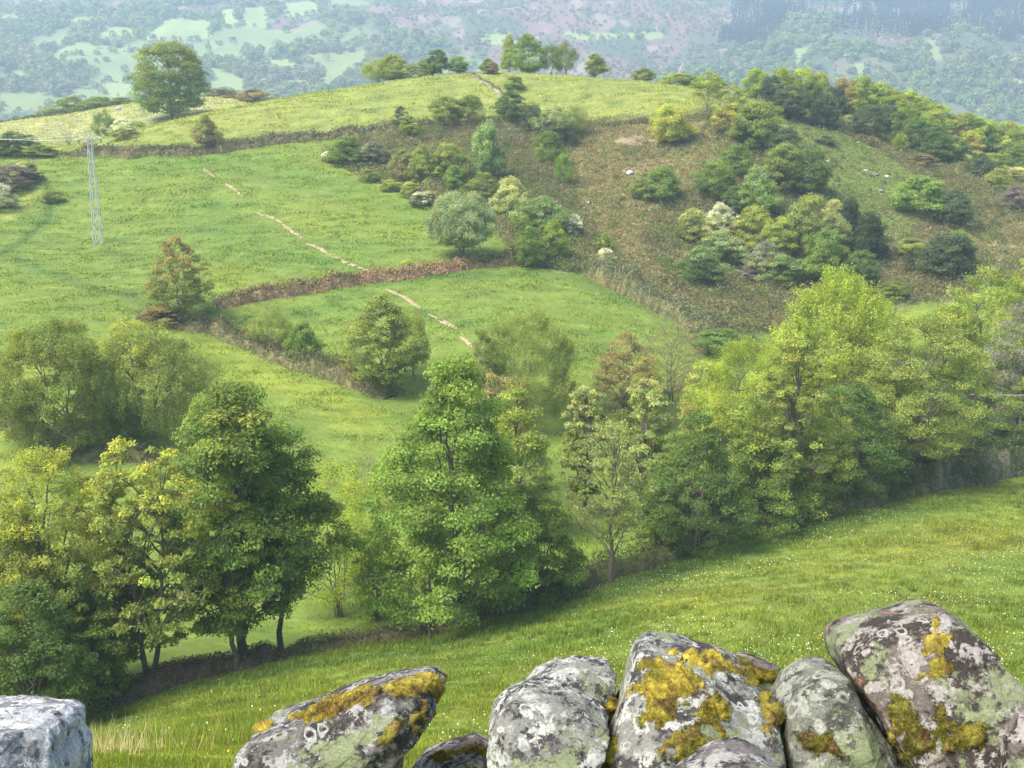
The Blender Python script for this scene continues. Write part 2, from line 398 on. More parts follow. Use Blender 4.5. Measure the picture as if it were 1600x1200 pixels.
# ---------------------------------------------------------------- trees
def tubes(paths, radii, sides=5):
    Vs, Fs, off = [], [], 0
    ang = np.linspace(0, 2 * math.pi, sides, endpoint=False); ca, sa = np.cos(ang), np.sin(ang)
    for P, r in zip(paths, radii):
        P = np.asarray(P, float); n = len(P)
        T = np.gradient(P, axis=0); T /= np.linalg.norm(T, axis=1)[:, None] + 1e-9
        ref = np.where(np.abs(T[:, 2:3]) > 0.9, np.array([[1., 0, 0]]), np.array([[0, 0, 1.]]))
        A = np.cross(T, ref); A /= np.linalg.norm(A, axis=1)[:, None] + 1e-9
        B = np.cross(T, A); r = np.asarray(r)[:, None, None]
        ring = P[:, None] + r * (A[:, None] * ca[None, :, None] + B[:, None] * sa[None, :, None])
        Vs.append(ring.reshape(-1, 3))
        i = np.arange(n * sides).reshape(n, sides); j = np.roll(i, -1, 1)
        Fs.append(np.stack([i[:-1].ravel(), j[:-1].ravel(), j[1:].ravel(), i[1:].ravel()], 1) + off)
        off += n * sides
    return np.concatenate(Vs), np.concatenate(Fs)
def bez(a, b, c, n):
    t = np.linspace(0, 1, n)[:, None]
    return (1 - t) ** 2 * a + 2 * t * (1 - t) * b + t * t * c
PROFILE = {
 'full': lambda t: np.sin(math.pi * (np.clip(t, 0, 1) * .97 + .015) ** 0.78) ** 0.5,
 'round': lambda t: np.sqrt(np.clip(1 - (2 * t - 1) ** 2, 0, 1)) ** 0.9,
 'oval': lambda t: np.sin(math.pi * np.clip(t, 0, 1) ** 0.72) ** 0.75,
 'egg': lambda t: np.clip(np.sin(math.pi * np.clip(t * .94 + .03, 0, 1) ** 0.58), 0, 1) ** 0.8,
 'cone': lambda t: np.clip(1.08 - t, 0, 1) ** 0.8 * sstep(-0.1, .18, t),
 'dome': lambda t: np.clip(1 - (np.clip(t, 0, 1)) ** 2.4, 0, 1) ** 0.6 * (0.72 + .28 * sstep(0, .3, t)),
 'top': lambda t: np.sin(math.pi * np.clip(t, 0, 1) ** 1.25) ** 0.7,
}
def leaves(rng, C, N, size, asp=0.55, droop=0.0):
    """rhombic leaves at centres C facing roughly N"""
    n = len(C)
    a = rng.normal(size=(n, 3)); 
    N = N + 0.75 * rng.normal(size=(n, 3)); N /= np.linalg.norm(N, axis=1)[:, None] + 1e-9
    A = np.cross(N, a); A /= np.linalg.norm(A, axis=1)[:, None] + 1e-9
    if droop: A = A * (1 - droop) + np.array([0, 0, -droop]); A /= np.linalg.norm(A, axis=1)[:, None] + 1e-9
    B = np.cross(N, A); B /= np.linalg.norm(B, axis=1)[:, None] + 1e-9
    s = size * rng.uniform(.6, 1.3, n)[:, None]
    V = np.stack([C - A * s * .5, C + B * s * asp * .5 + N * s * .08, C + A * s * .5, C - B * s * asp * .5 + N * s * .08], 1).reshape(-1, 3)
    F = np.arange(n * 4).reshape(n, 4)
    return V, F
def tree_data(seed, Ht, Wd, prof='round', cb=0.15, clumps=120, crad=0.13, per=160, leaf=0.14, droop=0.0, flat=0.75,
              lump=0.35, inner=0.4, stems=1, twigs=0, bare=0.0, tipat=0.6, asp=.55, rt=0.016, holes=0.0, depth=1.0, strand=0):
    rng = np.random.default_rng(seed)
    R = Wd / 2; zb = Ht * cb; Hc = Ht - zb
    # clump centres
    n = clumps * 3
    t = rng.uniform(0, 1, n); pr = PROFILE[prof](t)
    keep = rng.uniform(0, 1, n) < (pr * 0.8 + 0.2); t = t[keep]; pr = pr[keep]
    th = rng.uniform(0, 2 * math.pi, len(t)); rf = 1 - inner * rng.uniform(0, 1, len(t)) ** 1.6
    dirp = np.stack([np.cos(th) * 1.6 + 3 * seed % 7, np.sin(th) * 1.6 + seed, t * 3.4], 1)
    lum = 1.02 + lump * (noise3(dirp, seed) - 0.5) * 1.7
    rr = R * pr * rf * lum * (1 - crad * .6)
    C = np.stack([np.cos(th) * rr, np.sin(th) * rr * depth, zb + Hc * (crad * .5 + t * (1 - crad))], 1)
    if holes: 
        m = noise3(C / (Wd * 0.22) + 3.3, seed + 5) > holes; C = C[m]; t = t[m]
    C = C[:clumps]; t = t[:clumps]
    k = len(C)
    # skeleton
    paths, radii = [], []
    lean = rng.normal(0, .02, 2)
    for s in range(stems):
        if stems == 1: p0 = np.zeros(3); top = np.array([lean[0] * Ht, lean[1] * Ht, Ht * 0.86])
        else:
            a = s * 2 * math.pi / stems + rng.uniform(0, .6); p0 = np.array([math.cos(a), math.sin(a), 0]) * 0.03 * Wd
            top = np.array([math.cos(a) * R * .42, math.sin(a) * R * .42, Ht * rng.uniform(.62, .82)])
        P = bez(p0, p0 * 1.5 + np.array([0, 0, Ht * .45]), top, 12); P[1:-1, :2] += rng.normal(0, .008 * Ht, (10, 2))
        r0 = Ht * rt / (stems ** .4)
        P[0, 2] -= Ht * 0.06
        paths.append(P); radii.append(np.linspace(r0, r0 * .2, 12) * np.concatenate([[1.45, 1.15], np.ones(10)]))
    trunks = list(paths)
    nl = max(6, min(26, k // 6)); idx = rng.choice(k, min(nl, k), replace=False)
    limbs = []
    for i in idx:
        T = trunks[rng.integers(len(trunks))]
        z = C[i, 2]; zs = np.clip(z - Ht * rng.uniform(.12, .32), max(zb * .75, Ht * .06), Ht * .7)
        j = int(np.argmin(np.abs(T[:, 2] - zs))); a = T[j]
        mid = a * .45 + C[i] * .55 + np.array([0, 0, Ht * rng.uniform(-.02, .07)])
        P = bez(a, mid, C[i], 8); P[1:-1] += rng.normal(0, .005 * Ht, (6, 3))
        limbs.append(P); paths.append(P)
        r = Ht * rt * rng.uniform(.26, .45); radii.append(np.linspace(r, r * .25, 8))
    LP = np.concatenate(limbs + trunks)
    for i in range(k):
        if i in idx: continue
        d = ((LP - C[i]) ** 2).sum(1) + np.where(LP[:, 2] > C[i, 2], 1e3, 0) * .02 * Ht; a = LP[int(np.argmin(d))]
        P = bez(a, (a + C[i]) / 2 + rng.normal(0, .01 * Ht, 3), C[i], 5)
        paths.append(P); r = Ht * rt * .13; radii.append(np.linspace(r, r * .3, 5))
    for q in range(twigs):
        i = rng.integers(k); d = C[i] - np.array([0, 0, C[i, 2] * .55]); d /= np.linalg.norm(d) + 1e-9
        d = d + rng.normal(0, .45, 3); e = C[i] + d * crad * Wd * rng.uniform(.5, 1.15)
        paths.append(bez(C[i], (C[i] + e) / 2 + rng.normal(0, .02 * Wd, 3) * .4, e, 4)); r = Ht * rt * .06; radii.append(np.linspace(r, r * .4, 4))
    TV, TF = tubes(paths, radii, 5)
    # leaves
    cr = Wd * crad * rng.uniform(.65, 1.3, k)
    per = per * (2.3 if strand else 1.45); leaf = leaf * (1.35 if strand else 1.2)
    nl_ = np.maximum(6, (per * (cr / (Wd * crad)) ** 2 * rng.uniform(.6, 1.2, k)).astype(int))
    if bare: nl_ = np.maximum(2, (nl_ * np.where(rng.uniform(0, 1, k) < bare, .15, 1)).astype(int))
    own = np.repeat(np.arange(k), nl_); m = len(own)
    u = rng.normal(size=(m, 3)); u /= np.linalg.norm(u, axis=1)[:, None]
    u[:, 2] = np.where(u[:, 2] < -.25, -u[:, 2] * .5, u[:, 2])
    rad = cr[own] * (0.35 + 0.65 * rng.uniform(0, 1, m) ** .5) * (0.75 + .5 * noise3(u * 1.7 + own[:, None] * 3.1, seed + 9))
    P = C[own] + u * rad[:, None] * np.array([1, 1, flat])
    if strand:   # hanging or upright fine shoots instead of round clumps
        L = cr[own] * rng.uniform(0, 1, m) ** .8 * abs(strand); sh = rng.integers(0, 14, m) + own * 14
        ja = _hash(sh, sh * 0, sh * 0, 3) * 6.28; jr = np.sqrt(_hash(sh, sh * 0 + 1, sh * 0, 4)) * cr[own] * .9
        out = C[own][:, :2] / (np.linalg.norm(C[own][:, :2], axis=1)[:, None] + 1e-6)
        P = C[own] + np.stack([np.cos(ja) * jr + out[:, 0] * L * .35, np.sin(ja) * jr + out[:, 1] * L * .35, np.sign(strand) * L + jr * .3], 1) + rng.normal(0, leaf * .5, (m, 3))
    P = P + rng.normal(0, leaf * .3, (m, 3))
    ctr = np.array([0, 0, zb + Hc * .42]); outw = P - ctr; outw /= np.linalg.norm(outw, axis=1)[:, None] + 1e-9
    N = u * .7 + outw * .5 + np.array([0, 0, .35])
    LV, LF = leaves(rng, P, N, leaf, asp, droop)
    tint = rng.uniform(.66, 1.32, k)[own] * rng.uniform(.7, 1.3, m)
    warm = rng.normal(0, .05, k)[own] + rng.normal(0, .04, m)
    LC = np.stack([tint * (1 + warm), tint, tint * (1 - warm)], 1)
    h = (P[:, 2] - zb) / Hc; q = np.sqrt((P[:, 0] ** 2 + P[:, 1] ** 2)) / R
    tp = sstep(tipat - .15, tipat + .25, h * .75 + q * .25 + rng.normal(0, .10, k)[own])
    BC = np.tile(np.array([.16, .14, .115]), (len(TV), 1)) * (0.7 + .6 * noise3(TV * 3, seed))[:, None]
    # sit inside nominal height/width
    return dict(tv=TV, tf=TF, lv=LV, lf=LF, lc=np.repeat(np.clip(LC, .2, 2), 4, 0), tip=np.repeat(tp, 4), bc=BC, H=Ht, W=Wd)
GREENS = dict(green=(.195,.29,.055), bright=(.23,.345,.065), yg=(.33,.40,.07), yellow=(.48,.48,.10), olive=(.235,.29,.065), dark=(.08,.115,.05), deep=(.125,.20,.045),
  teal=(.115,.16,.075), rust=(.34,.29,.11), brown=(.29,.26,.12), grey=(.30,.30,.23), pale=(.36,.42,.17), cream=(.54,.57,.24), silver=(.34,.42,.22),
  mint=(.29,.40,.16), lime=(.36,.44,.06), khaki=(.29,.35,.08), gold=(.43,.48,.085), mauve=(.25,.22,.20), white=(.75,.75,.65))
def add_tree(name, data, pos, label, cat, colr, tip, group=None, scale=(1, 1, 1), rot=0.0, meshes=None, bark=None):
    root = empty(name, pos); root.rotation_euler = (0, 0, rot); root.scale = scale
    tag(root, label, cat, group)
    if meshes is None:
        a = mesh_obj('trunk', data['tv'], data['tf'], M_BARK, root, data['bc'] * (1 if bark is None else bark), True)
        b = mesh_obj('crown', data['lv'], data['lf'], M_LEAF, root, data['lc'], False, {'tip': data['tip']})
    else:
        a = meshes[0].copy(); b = meshes[1].copy(); col.objects.link(a); col.objects.link(b); a.parent = root; b.parent = root
    b.color = (*colr, 1); b['tip_colour'] = [float(v) for v in (tip or colr)]
    return root, a, b
PROTO_ARGS = {
 'round': dict(prof='full', cb=.0, clumps=120, crad=.13, per=95, leaf=.032, lump=.75, twigs=60),
 'oval': dict(prof='egg', cb=.08, clumps=120, crad=.13, per=95, leaf=.032, lump=.6, twigs=60),
 'egg': dict(prof='egg', cb=.0, clumps=120, crad=.13, per=95, leaf=.032, lump=.7, twigs=60),
 'bush': dict(prof='dome', cb=.0, clumps=110, crad=.13, per=90, leaf=.034, lump=.95, stems=5, rt=.012, twigs=160),
 'low': dict(prof='dome', cb=.0, clumps=70, crad=.15, per=100, leaf=.036, lump=.7, stems=4, rt=.012),
 'sparse': dict(prof='oval', cb=.22, clumps=90, crad=.10, per=42, leaf=.030, lump=.5, inner=.6, twigs=120),
 'feather': dict(prof='egg', cb=.04, clumps=95, crad=.12, per=90, leaf=.024, lump=.4, stems=5, rt=.012, strand=1.6, asp=.35),
 'weep': dict(prof='dome', cb=.12, clumps=110, crad=.11, per=85, leaf=.024, lump=.25, stems=4, strand=-1.5, asp=.35, rt=.014),
 'cone': dict(prof='cone', cb=.0, clumps=110, crad=.14, per=95, leaf=.034, lump=.4, strand=1.1),
 'twig': dict(prof='dome', cb=.0, clumps=80, crad=.12, per=9, leaf=.020, lump=.4, stems=7, rt=.008, twigs=650, inner=.7),
 'dense': dict(prof='round', cb=.04, clumps=110, crad=.13, per=150, leaf=.026, lump=.25),
}
_protos = {}
def proto(kind, k):      # shared mesh pairs of a 1 m by 1 m tree; the visible trees are scaled copies of them
    if (kind, k) not in _protos:
        _protos[kind, k] = tree_data(100 + 17 * k + sum(map(ord, kind)), 1.0, 1.0, **{**PROTO_ARGS[kind]})
        _protos[kind, k]['me'] = None
    return _protos[kind, k]
_cnt = {}
def solve(px, base, D):
    if D is None:
        P = gpt(px, base)
        if P[1] < 330: return P
        D = 240.0 - max(0, px - 1400) * .02      # a foot hidden just over the crest of the hill
    y = D; x = 0.0
    for _ in range(6):
        z = float(H(np.array([x]), np.array([y]))[0]); dz = y * F_[1] + z * F_[2]; x = (px - 800) / FPX * dz
    return np.array([x, y, z])
def height_for(P, top):
    e = PITCH + math.atan((top - 600) / FPX)          # angle below the horizon along the image column (centre line approximation)
    lo, hi = 0.1, 60
    for _ in range(40):
        m = (lo + hi) / 2
        if proj(P + np.array([0, 0, m]))[1] > top: lo = m
        else: hi = m
    return lo
def plant(kind, px, base, top, w, colr, label, D=None, name=None, cat=None, tip=None, group=None, k=None):
    P = solve(px, base, D); Ht = height_for(P, top); z = P @ F_; Wd = w * z / FPX
    P = P.copy(); P[1] += 0.15 * Wd          # the photo shows the front foot of the crown
    P[2] = float(H(P[0:1], P[1:2])[0]); Ht = height_for(P, top)
    n = _cnt.get(kind, 0); _cnt[kind] = n + 1
    d = proto(kind, (n if k is None else k) % 3)
    root, a, b = add_tree(name or {'bush': 'shrub', 'low': 'shrub', 'twig': 'bare_shrub'}.get(kind, 'tree'), d, P, label, cat or ('shrub' if kind in ('bush', 'low', 'twig') else 'tree'),
        GREENS[colr], GREENS[tip] if tip else None, group, (Wd * 1.04, Wd * 1.04, Ht * 1.03), (n * 2.399) % 6.28, d['me'])
    if d['me'] is None: d['me'] = (a, b)
    return root
def big(name, px, top, w, colr, label, base=None, D=None, tip=None, seed=1, wd=None, **kw):
    P = solve(px, base, D); Ht = height_for(P, top); Wd = .92 * w * (P @ F_) / FPX
    d = tree_data(seed, Ht, Wd, **kw)
    return add_tree(name, d, P, label, 'tree' if 'shrub' not in name else 'shrub', GREENS[colr], GREENS[tip] if tip else None, bark=kw.get('bark'))[0]

# front row and valley trees: each one its own shape
big('broadleaf_tree', 715, 548, 272, 'bright', 'tall dense bright green broadleaf tree standing alone mid row', base=986, D=61, seed=11, prof='egg', cb=.015, clumps=330, crad=.095, per=185, leaf=.17, lump=.75, inner=.45, holes=.2)
big('broadleaf_tree', 385, 585, 235, 'green', 'tall dark green broadleaf with thick trunk behind the stone bank', base=1042, D=57, seed=12, prof='full', cb=.10, clumps=265, crad=.10, per=165, leaf=.16, lump=.45, inner=.6, holes=.38, tipat=.75, tip='olive')
big('broadleaf_tree', 440, 655, 215, 'green', 'dark green tree with thin dark trunk beside the thick-trunked one', base=1030, D=59, seed=13, prof='full', cb=.20, clumps=170, crad=.10, per=130, leaf=.16, lump=.6, inner=.6, holes=.3, rt=.012)
big('maple_tree', 240, 682, 250, 'olive', 'half-leafed maple with yellow tips and visible forked branches', base=1072, D=54, tip='gold', seed=14, prof='full', cb=.16, clumps=280, crad=.055, per=75, leaf=.16, lump=.5, inner=.75, twigs=650, tipat=.62, stems=2, rt=.015)
big('maple_tree', 368, 765, 120, 'olive', 'small yellow-tipped maple leaning in front of the dark green tree', base=1040, D=55, tip='lime', seed=15, prof='top', cb=.3, clumps=120, crad=.09, per=60, leaf=.14, lump=.6, inner=.6, twigs=200, tipat=.5)
big('broadleaf_tree', 100, 697, 200, 'khaki', 'feathery yellow-green tree near the corner of the meadow', base=1085, D=53, tip='gold', seed=16, prof='full', cb=.05, clumps=300, crad=.07, per=60, leaf=.11, lump=.4, inner=.6, twigs=400, strand=1.2, asp=.45, tipat=.6, stems=3)
big('broadleaf_tree', 25, 800, 210, 'olive', 'wide green tree rising behind the corner shrubs', D=52, tip='yg', seed=17, prof='full', cb=.02, clumps=260, crad=.08, per=90, leaf=.12, lump=.5, stems=4, strand=1.0, tipat=.75)
big('leafy_shrub', 60, 905, 210, 'deep', 'dense dark green shrub at the lower corner by the white rock', D=47.5, seed=18, prof='dome', cb=0, clumps=220, crad=.09, per=130, leaf=.12, lump=.55, stems=5, rt=.01)
big('leafy_shrub', 150, 890, 120, 'green', 'mid green shrub under the feathery yellow-green tree', D=52, seed=19, prof='egg', cb=0, clumps=140, crad=.09, per=90, leaf=.12, lump=.6, stems=5, rt=.01, tip='yg', tipat=.8)
big('willow_shrub', 530, 740, 190, 'lime', 'loose pale yellow-green willow filling the gap in the row', D=67, seed=20, prof='full', cb=.04, clumps=190, crad=.09, per=70, leaf=.12, lump=.5, inner=.7, stems=6, strand=1.5, asp=.4, rt=.008, holes=.25)
big('leafy_shrub', 590, 790, 80, 'bright', 'pale green undershrub tucked beside the tallest bright tree', D=66, seed=21, prof='egg', cb=0, clumps=90, crad=.11, per=80, leaf=.12, lump=.6, stems=4, rt=.01)
big('sapling', 672, 862, 46, 'olive', 'slim sapling with pale trunk before the tallest bright tree', base=990, D=58.5, tip='yg', seed=22, prof='top', cb=.40, clumps=34, crad=.16, per=40, leaf=.12, lump=.5, rt=.014)
big('broadleaf_tree', 805, 598, 125, 'pale', 'rounded pale green tree overlapping the tall bright one', D=77, seed=23, prof='full', cb=.05, clumps=170, crad=.11, per=120, leaf=.15, lump=.35, tip='yg', tipat=.5)
big('broadleaf_tree', 775, 565, 110, 'brown', 'brown-tinged young-leafed tree behind the pale rounded one', D=84, seed=24, prof='round', cb=.1, clumps=110, crad=.11, per=70, leaf=.15, lump=.4, tip='rust', tipat=.6)
big('leafy_shrub', 850, 745, 130, 'green', 'green undershrub between the tall bright tree and bare-branched one', base=930, D=64.5, seed=25, prof='egg', cb=0, clumps=150, crad=.10, per=100, leaf=.13, lump=.6, stems=5, rt=.01, tip='olive', tipat=.6)
big('ash_tree', 955, 655, 160, 'khaki', 'sparse thin-leafed tree with dark forked trunk at meadow edge', base=905, D=67, tip='pale', seed=26, prof='full', cb=.24, clumps=230, crad=.055, per=26, leaf=.13, lump=.5, inner=.8, twigs=900, tipat=.7, rt=.014)
big('maple_tree', 915, 602, 88, 'olive', 'cream-topped maple standing before the dark olive willow', D=82, tip='cream', seed=27, prof='full', cb=.12, clumps=150, crad=.075, per=80, leaf=.15, lump=.5, inner=.6, twigs=300, tipat=.68)
big('maple_tree', 1003, 588, 115, 'olive', 'cream-yellow topped maple with rounded head above sparse tree', D=82, tip='cream', seed=28, prof='full', cb=.2, clumps=150, crad=.075, per=80, leaf=.15, lump=.5, inner=.6, twigs=300, tipat=.72)
big('broadleaf_tree', 1085, 640, 165, 'deep', 'dark green bushy tree on the edge of the wood', D=73.5, seed=29, prof='egg', cb=.02, clumps=200, crad=.10, per=130, leaf=.14, lump=.5, stems=3, rt=.012)
big('birch_tree', 1170, 540, 190, 'yg', 'soft yellow-green birch with fine drooping foliage', D=86, seed=30, prof='full', cb=.05, clumps=300, crad=.075, per=130, leaf=.11, lump=.45, strand=1.6, asp=.4, stems=3, rt=.01, tip='lime', tipat=.7)
big('maple_tree', 1228, 520, 135, 'khaki', 'rusty yellow maple standing in front of bright lime tree', D=80, tip='gold', seed=31, prof='full', cb=.12, clumps=230, crad=.07, per=95, leaf=.15, lump=.5, inner=.7, twigs=500, tipat=.78)
big('beech_tree', 1300, 440, 270, 'yg', 'large glowing lime-yellow tree rising above the wood', D=100, seed=32, prof='egg', cb=.05, clumps=380, crad=.085, per=150, leaf=.15, lump=.5, strand=1.3, asp=.45, stems=3, rt=.01, tip='lime', tipat=.6)
big('broadleaf_tree', 1325, 590, 170, 'deep', 'shaded dark green tree beneath the glowing lime tree', D=86, seed=33, prof='egg', cb=.02, clumps=200, crad=.10, per=120, leaf=.14, lump=.5, stems=3, rt=.012)
big('broadleaf_tree', 1185, 680, 190, 'green', 'low leafy green tree along the meadow edge of the wood', D=79, seed=34, prof='dome', cb=.0, clumps=200, crad=.09, per=110, leaf=.13, lump=.6, stems=5, rt=.01, tip='olive', tipat=.7)
big('oak_tree', 1432, 487, 215, 'khaki', 'spreading olive-yellow oak with visible trunk in the wood edge', base=760, D=90, tip='khaki', seed=35, prof='full', cb=.2, clumps=300, crad=.085, per=120, leaf=.15, lump=.5, inner=.6, holes=.25, rt=.016, flat=.5)
big('broadleaf_tree', 1540, 425, 170, 'bright', 'soft green tree at the back of the wood beside the grey one', D=116, seed=36, prof='full', cb=.05, clumps=220, crad=.09, per=110, leaf=.15, lump=.5, stems=2, strand=1.0, tip='yg', tipat=.6)
big('broadleaf_tree', 1470, 455, 130, 'yg', 'pale yellow-green tree behind the spreading oak', D=113, seed=37, prof='egg', cb=.05, clumps=170, crad=.10, per=100, leaf=.15, lump=.5, stems=2, strand=1.0)
big('broadleaf_tree', 1610, 392, 130, 'yg', 'tall yellow-green tree cut off by the frame edge', D=112, seed=38, prof='full', cb=.05, clumps=170, crad=.10, per=100, leaf=.15, lump=.5, stems=2, strand=1.0, tip='lime')
big('blackthorn_tree', 1585, 455, 150, 'grey', 'grey-white blossoming tree leaning behind the utility pole', D=104, seed=39, prof='egg', cb=.0, clumps=240, crad=.08, per=70, leaf=.13, lump=.6, stems=4, twigs=700, rt=.01)
big('broadleaf_tree', 1602, 585, 150, 'deep', 'green layered tree by the wire at the frame edge', D=98, seed=40, prof='egg', cb=.0, clumps=150, crad=.10, per=90, leaf=.15, lump=.6, tip='yg', tipat=.65, flat=.45)
big('leafy_shrub', 1360, 690, 150, 'dark', 'dark shrub in shade at the foot of the oak', D=89, seed=41, prof='dome', cb=0, clumps=120, crad=.10, per=80, leaf=.14, lump=.6, stems=5, rt=.01)
big('leafy_shrub', 1480, 690, 120, 'dark', 'dark bramble-like shrub between oak and utility pole', D=94, seed=42, prof='dome', cb=0, clumps=100, crad=.10, per=80, leaf=.14, lump=.7, stems=5, rt=.01, tip='brown', tipat=.8)
big('leafy_shrub', 1570, 665, 120, 'teal', 'dark green shrub above the mossy stones beside the pole', D=99, seed=43, prof='dome', cb=0, clumps=100, crad=.10, per=80, leaf=.14, lump=.7, stems=5, rt=.01)
# second line: willows and hedgerow trees down in the valley
big('hornbeam_tree', 98, 492, 215, 'olive', 'broad drooping olive-green tree on the low stone hedge', base=705, D=87, seed=51, prof='full', cb=.03, clumps=260, crad=.085, per=150, leaf=.14, lump=.45, strand=-.9, asp=.4, stems=2)
big('hornbeam_tree', 235, 500, 210, 'olive', 'broad olive tree with yellow crest above the dark hollow', D=91, seed=52, prof='full', cb=.03, clumps=260, crad=.085, per=110, leaf=.14, lump=.45, strand=-1.0, asp=.4, stems=2, tip='khaki', tipat=.5)
big('maple_tree', 212, 490, 85, 'yg', 'yellow crested tree wedged between two broad olive trees', D=95, seed=53, prof='round', cb=.1, clumps=110, crad=.11, per=70, leaf=.14, lump=.4, tip='gold', tipat=.5)
big('willow_tree', 820, 493, 175, 'olive', 'wide rust-edged olive willow in the valley bottom', D=104, seed=54, prof='dome', cb=.0, clumps=320, crad=.075, per=110, leaf=.12, lump=.35, strand=1.5, asp=.35, stems=7, rt=.008, tip='khaki', tipat=.7)
big('willow_tree', 755, 512, 70, 'olive', 'narrow olive willow on the near side of the dirt track', D=100, seed=55, prof='egg', cb=.0, clumps=120, crad=.09, per=70, leaf=.12, lump=.4, strand=1.3, asp=.35, stems=5, rt=.008)
big('ash_tree', 975, 515, 100, 'brown', 'orange-brown budding tree with pointed crown in the valley', D=108, seed=56, prof='oval', cb=.05, clumps=150, crad=.09, per=80, leaf=.13, lump=.4, twigs=600, stems=3, tip='rust', tipat=.5)
big('ash_tree', 1048, 500, 108, 'brown', 'pinkish-brown rounded twiggy tree beside the orange-brown one', D=111, seed=57, prof='round', cb=.05, clumps=170, crad=.09, per=34, leaf=.11, lump=.3, twigs=1200, stems=3, rt=.012)
big('maple_tree', 1008, 548, 55, 'gold', 'small yellow-orange tree wedged between two brown twiggy trees', D=105, seed=58, prof='round', cb=.05, clumps=70, crad=.13, per=50, leaf=.13, lump=.4, tip='rust')
big('willow_shrub', 945, 575, 60, 'mauve', 'greyish mauve leafless willow clump in the valley bottom', D=107, seed=59, prof='dome', cb=0, clumps=90, crad=.12, per=8, leaf=.08, lump=.3, twigs=900, stems=7, rt=.008)
big('maple_tree', 1092, 553, 80, 'rust', 'orange-tinged small tree at the foot of the lime wood', D=96, seed=60, prof='round', cb=.05, clumps=100, crad=.12, per=60, leaf=.14, lump=.4, tip='gold', tipat=.5)

# filling the wood on its meadow side and the near corner
big('broadleaf_tree', 1140, 615, 130, 'green', 'leafy green tree between dark bushy tree and rusty maple', D=80, seed=71, prof='full', cb=.02, clumps=170, crad=.10, per=110, leaf=.14, lump=.5, stems=3, rt=.01, tip='yg', tipat=.6)
big('broadleaf_tree', 1265, 640, 150, 'olive', 'olive tree in the belt below the rusty yellow maple', D=83, seed=72, prof='full', cb=.02, clumps=180, crad=.10, per=110, leaf=.14, lump=.5, stems=3, rt=.01, tip='yg', tipat=.65)
big('broadleaf_tree', 1385, 560, 120, 'green', 'green tree squeezed between glowing lime tree and olive oak', D=95, seed=73, prof='egg', cb=.02, clumps=160, crad=.10, per=110, leaf=.15, lump=.5, stems=3, rt=.01, tip='yg', tipat=.5)
big('broadleaf_tree', 1360, 480, 120, 'yg', 'yellow-green crown filling in behind the olive oak', D=108, seed=74, prof='round', cb=.02, clumps=160, crad=.10, per=110, leaf=.15, lump=.45, stems=3, rt=.01, strand=1.2)
big('broadleaf_tree', 1500, 540, 110, 'green', 'green tree behind the utility pole and spreading oak', D=104, seed=75, prof='egg', cb=.02, clumps=150, crad=.10, per=110, leaf=.15, lump=.5, stems=3, rt=.01)
big('broadleaf_tree', 1235, 500, 90, 'lime', 'narrow lime-green crown leaning on the glowing tree', D=99, seed=76, prof='egg', cb=.02, clumps=130, crad=.10, per=100, leaf=.15, lump=.5, stems=3, rt=.01, strand=1.2)
big('broadleaf_tree', 1120, 570, 110, 'bright', 'light green crown at the back of the birch', D=95, seed=77, prof='round', cb=.02, clumps=130, crad=.10, per=100, leaf=.15, lump=.5, stems=3, rt=.01, tip='yg')
big('leafy_shrub', 1030, 745, 90, 'green', 'green shrub beside the sparse dark-trunked tree', D=74, seed=78, prof='dome', cb=0, clumps=100, crad=.11, per=90, leaf=.13, lump=.6, stems=5, rt=.01)
big('leafy_shrub', 1250, 745, 130, 'olive', 'low olive shrub along the meadow edge under the maple', D=80.5, seed=79, prof='dome', cb=0, clumps=110, crad=.11, per=90, leaf=.13, lump=.6, stems=5, rt=.01, tip='yg', tipat=.7)
big('broadleaf_tree', 180, 800, 120, 'olive', 'pale olive tree between the feathery tree and half-leafed maple', D=55.5, tip='khaki', seed=80, prof='full', cb=.03, clumps=170, crad=.09, per=60, leaf=.12, lump=.5, stems=3, strand=1.0, rt=.01)
big('broadleaf_tree', -30, 760, 170, 'yg', 'yellow-green tree cut by the left frame edge', D=56, tip='gold', seed=81, prof='full', cb=.03, clumps=170, crad=.09, per=90, leaf=.12, lump=.5, stems=3, rt=.01)
big('oak_tree', 268, 63, 126, 'green', 'large lone round-crowned oak standing on the top pasture', base=188, seed=82, prof='full', cb=.04, clumps=260, crad=.10, per=110, leaf=.34, lump=.4, inner=.4, rt=.022, tip='olive', tipat=.55)
big('willow_tree', 721, 295, 112, 'silver', 'silvery domed willow standing on the bracken bank', D=147, seed=83, prof='full', cb=.22, clumps=300, crad=.085, per=90, leaf=.17, lump=.12, inner=.35, strand=-.9, asp=.4, stems=5, rt=.016)
big('alder_tree', 283, 368, 100, 'olive', 'pointed reddish-brown tree where the bracken bank begins', base=500, seed=84, prof='oval', cb=.05, clumps=230, crad=.085, per=60, leaf=.17, lump=.5, inner=.6, stems=3, rt=.012, twigs=400, tip='rust')
big('alder_tree', 600, 457, 124, 'olive', 'olive-green bushy tree at the end of the lower hedge', base=612, seed=85, prof='oval', cb=.02, clumps=250, crad=.085, per=90, leaf=.17, lump=.5, inner=.6, stems=3, rt=.012, twigs=300, tip='khaki')
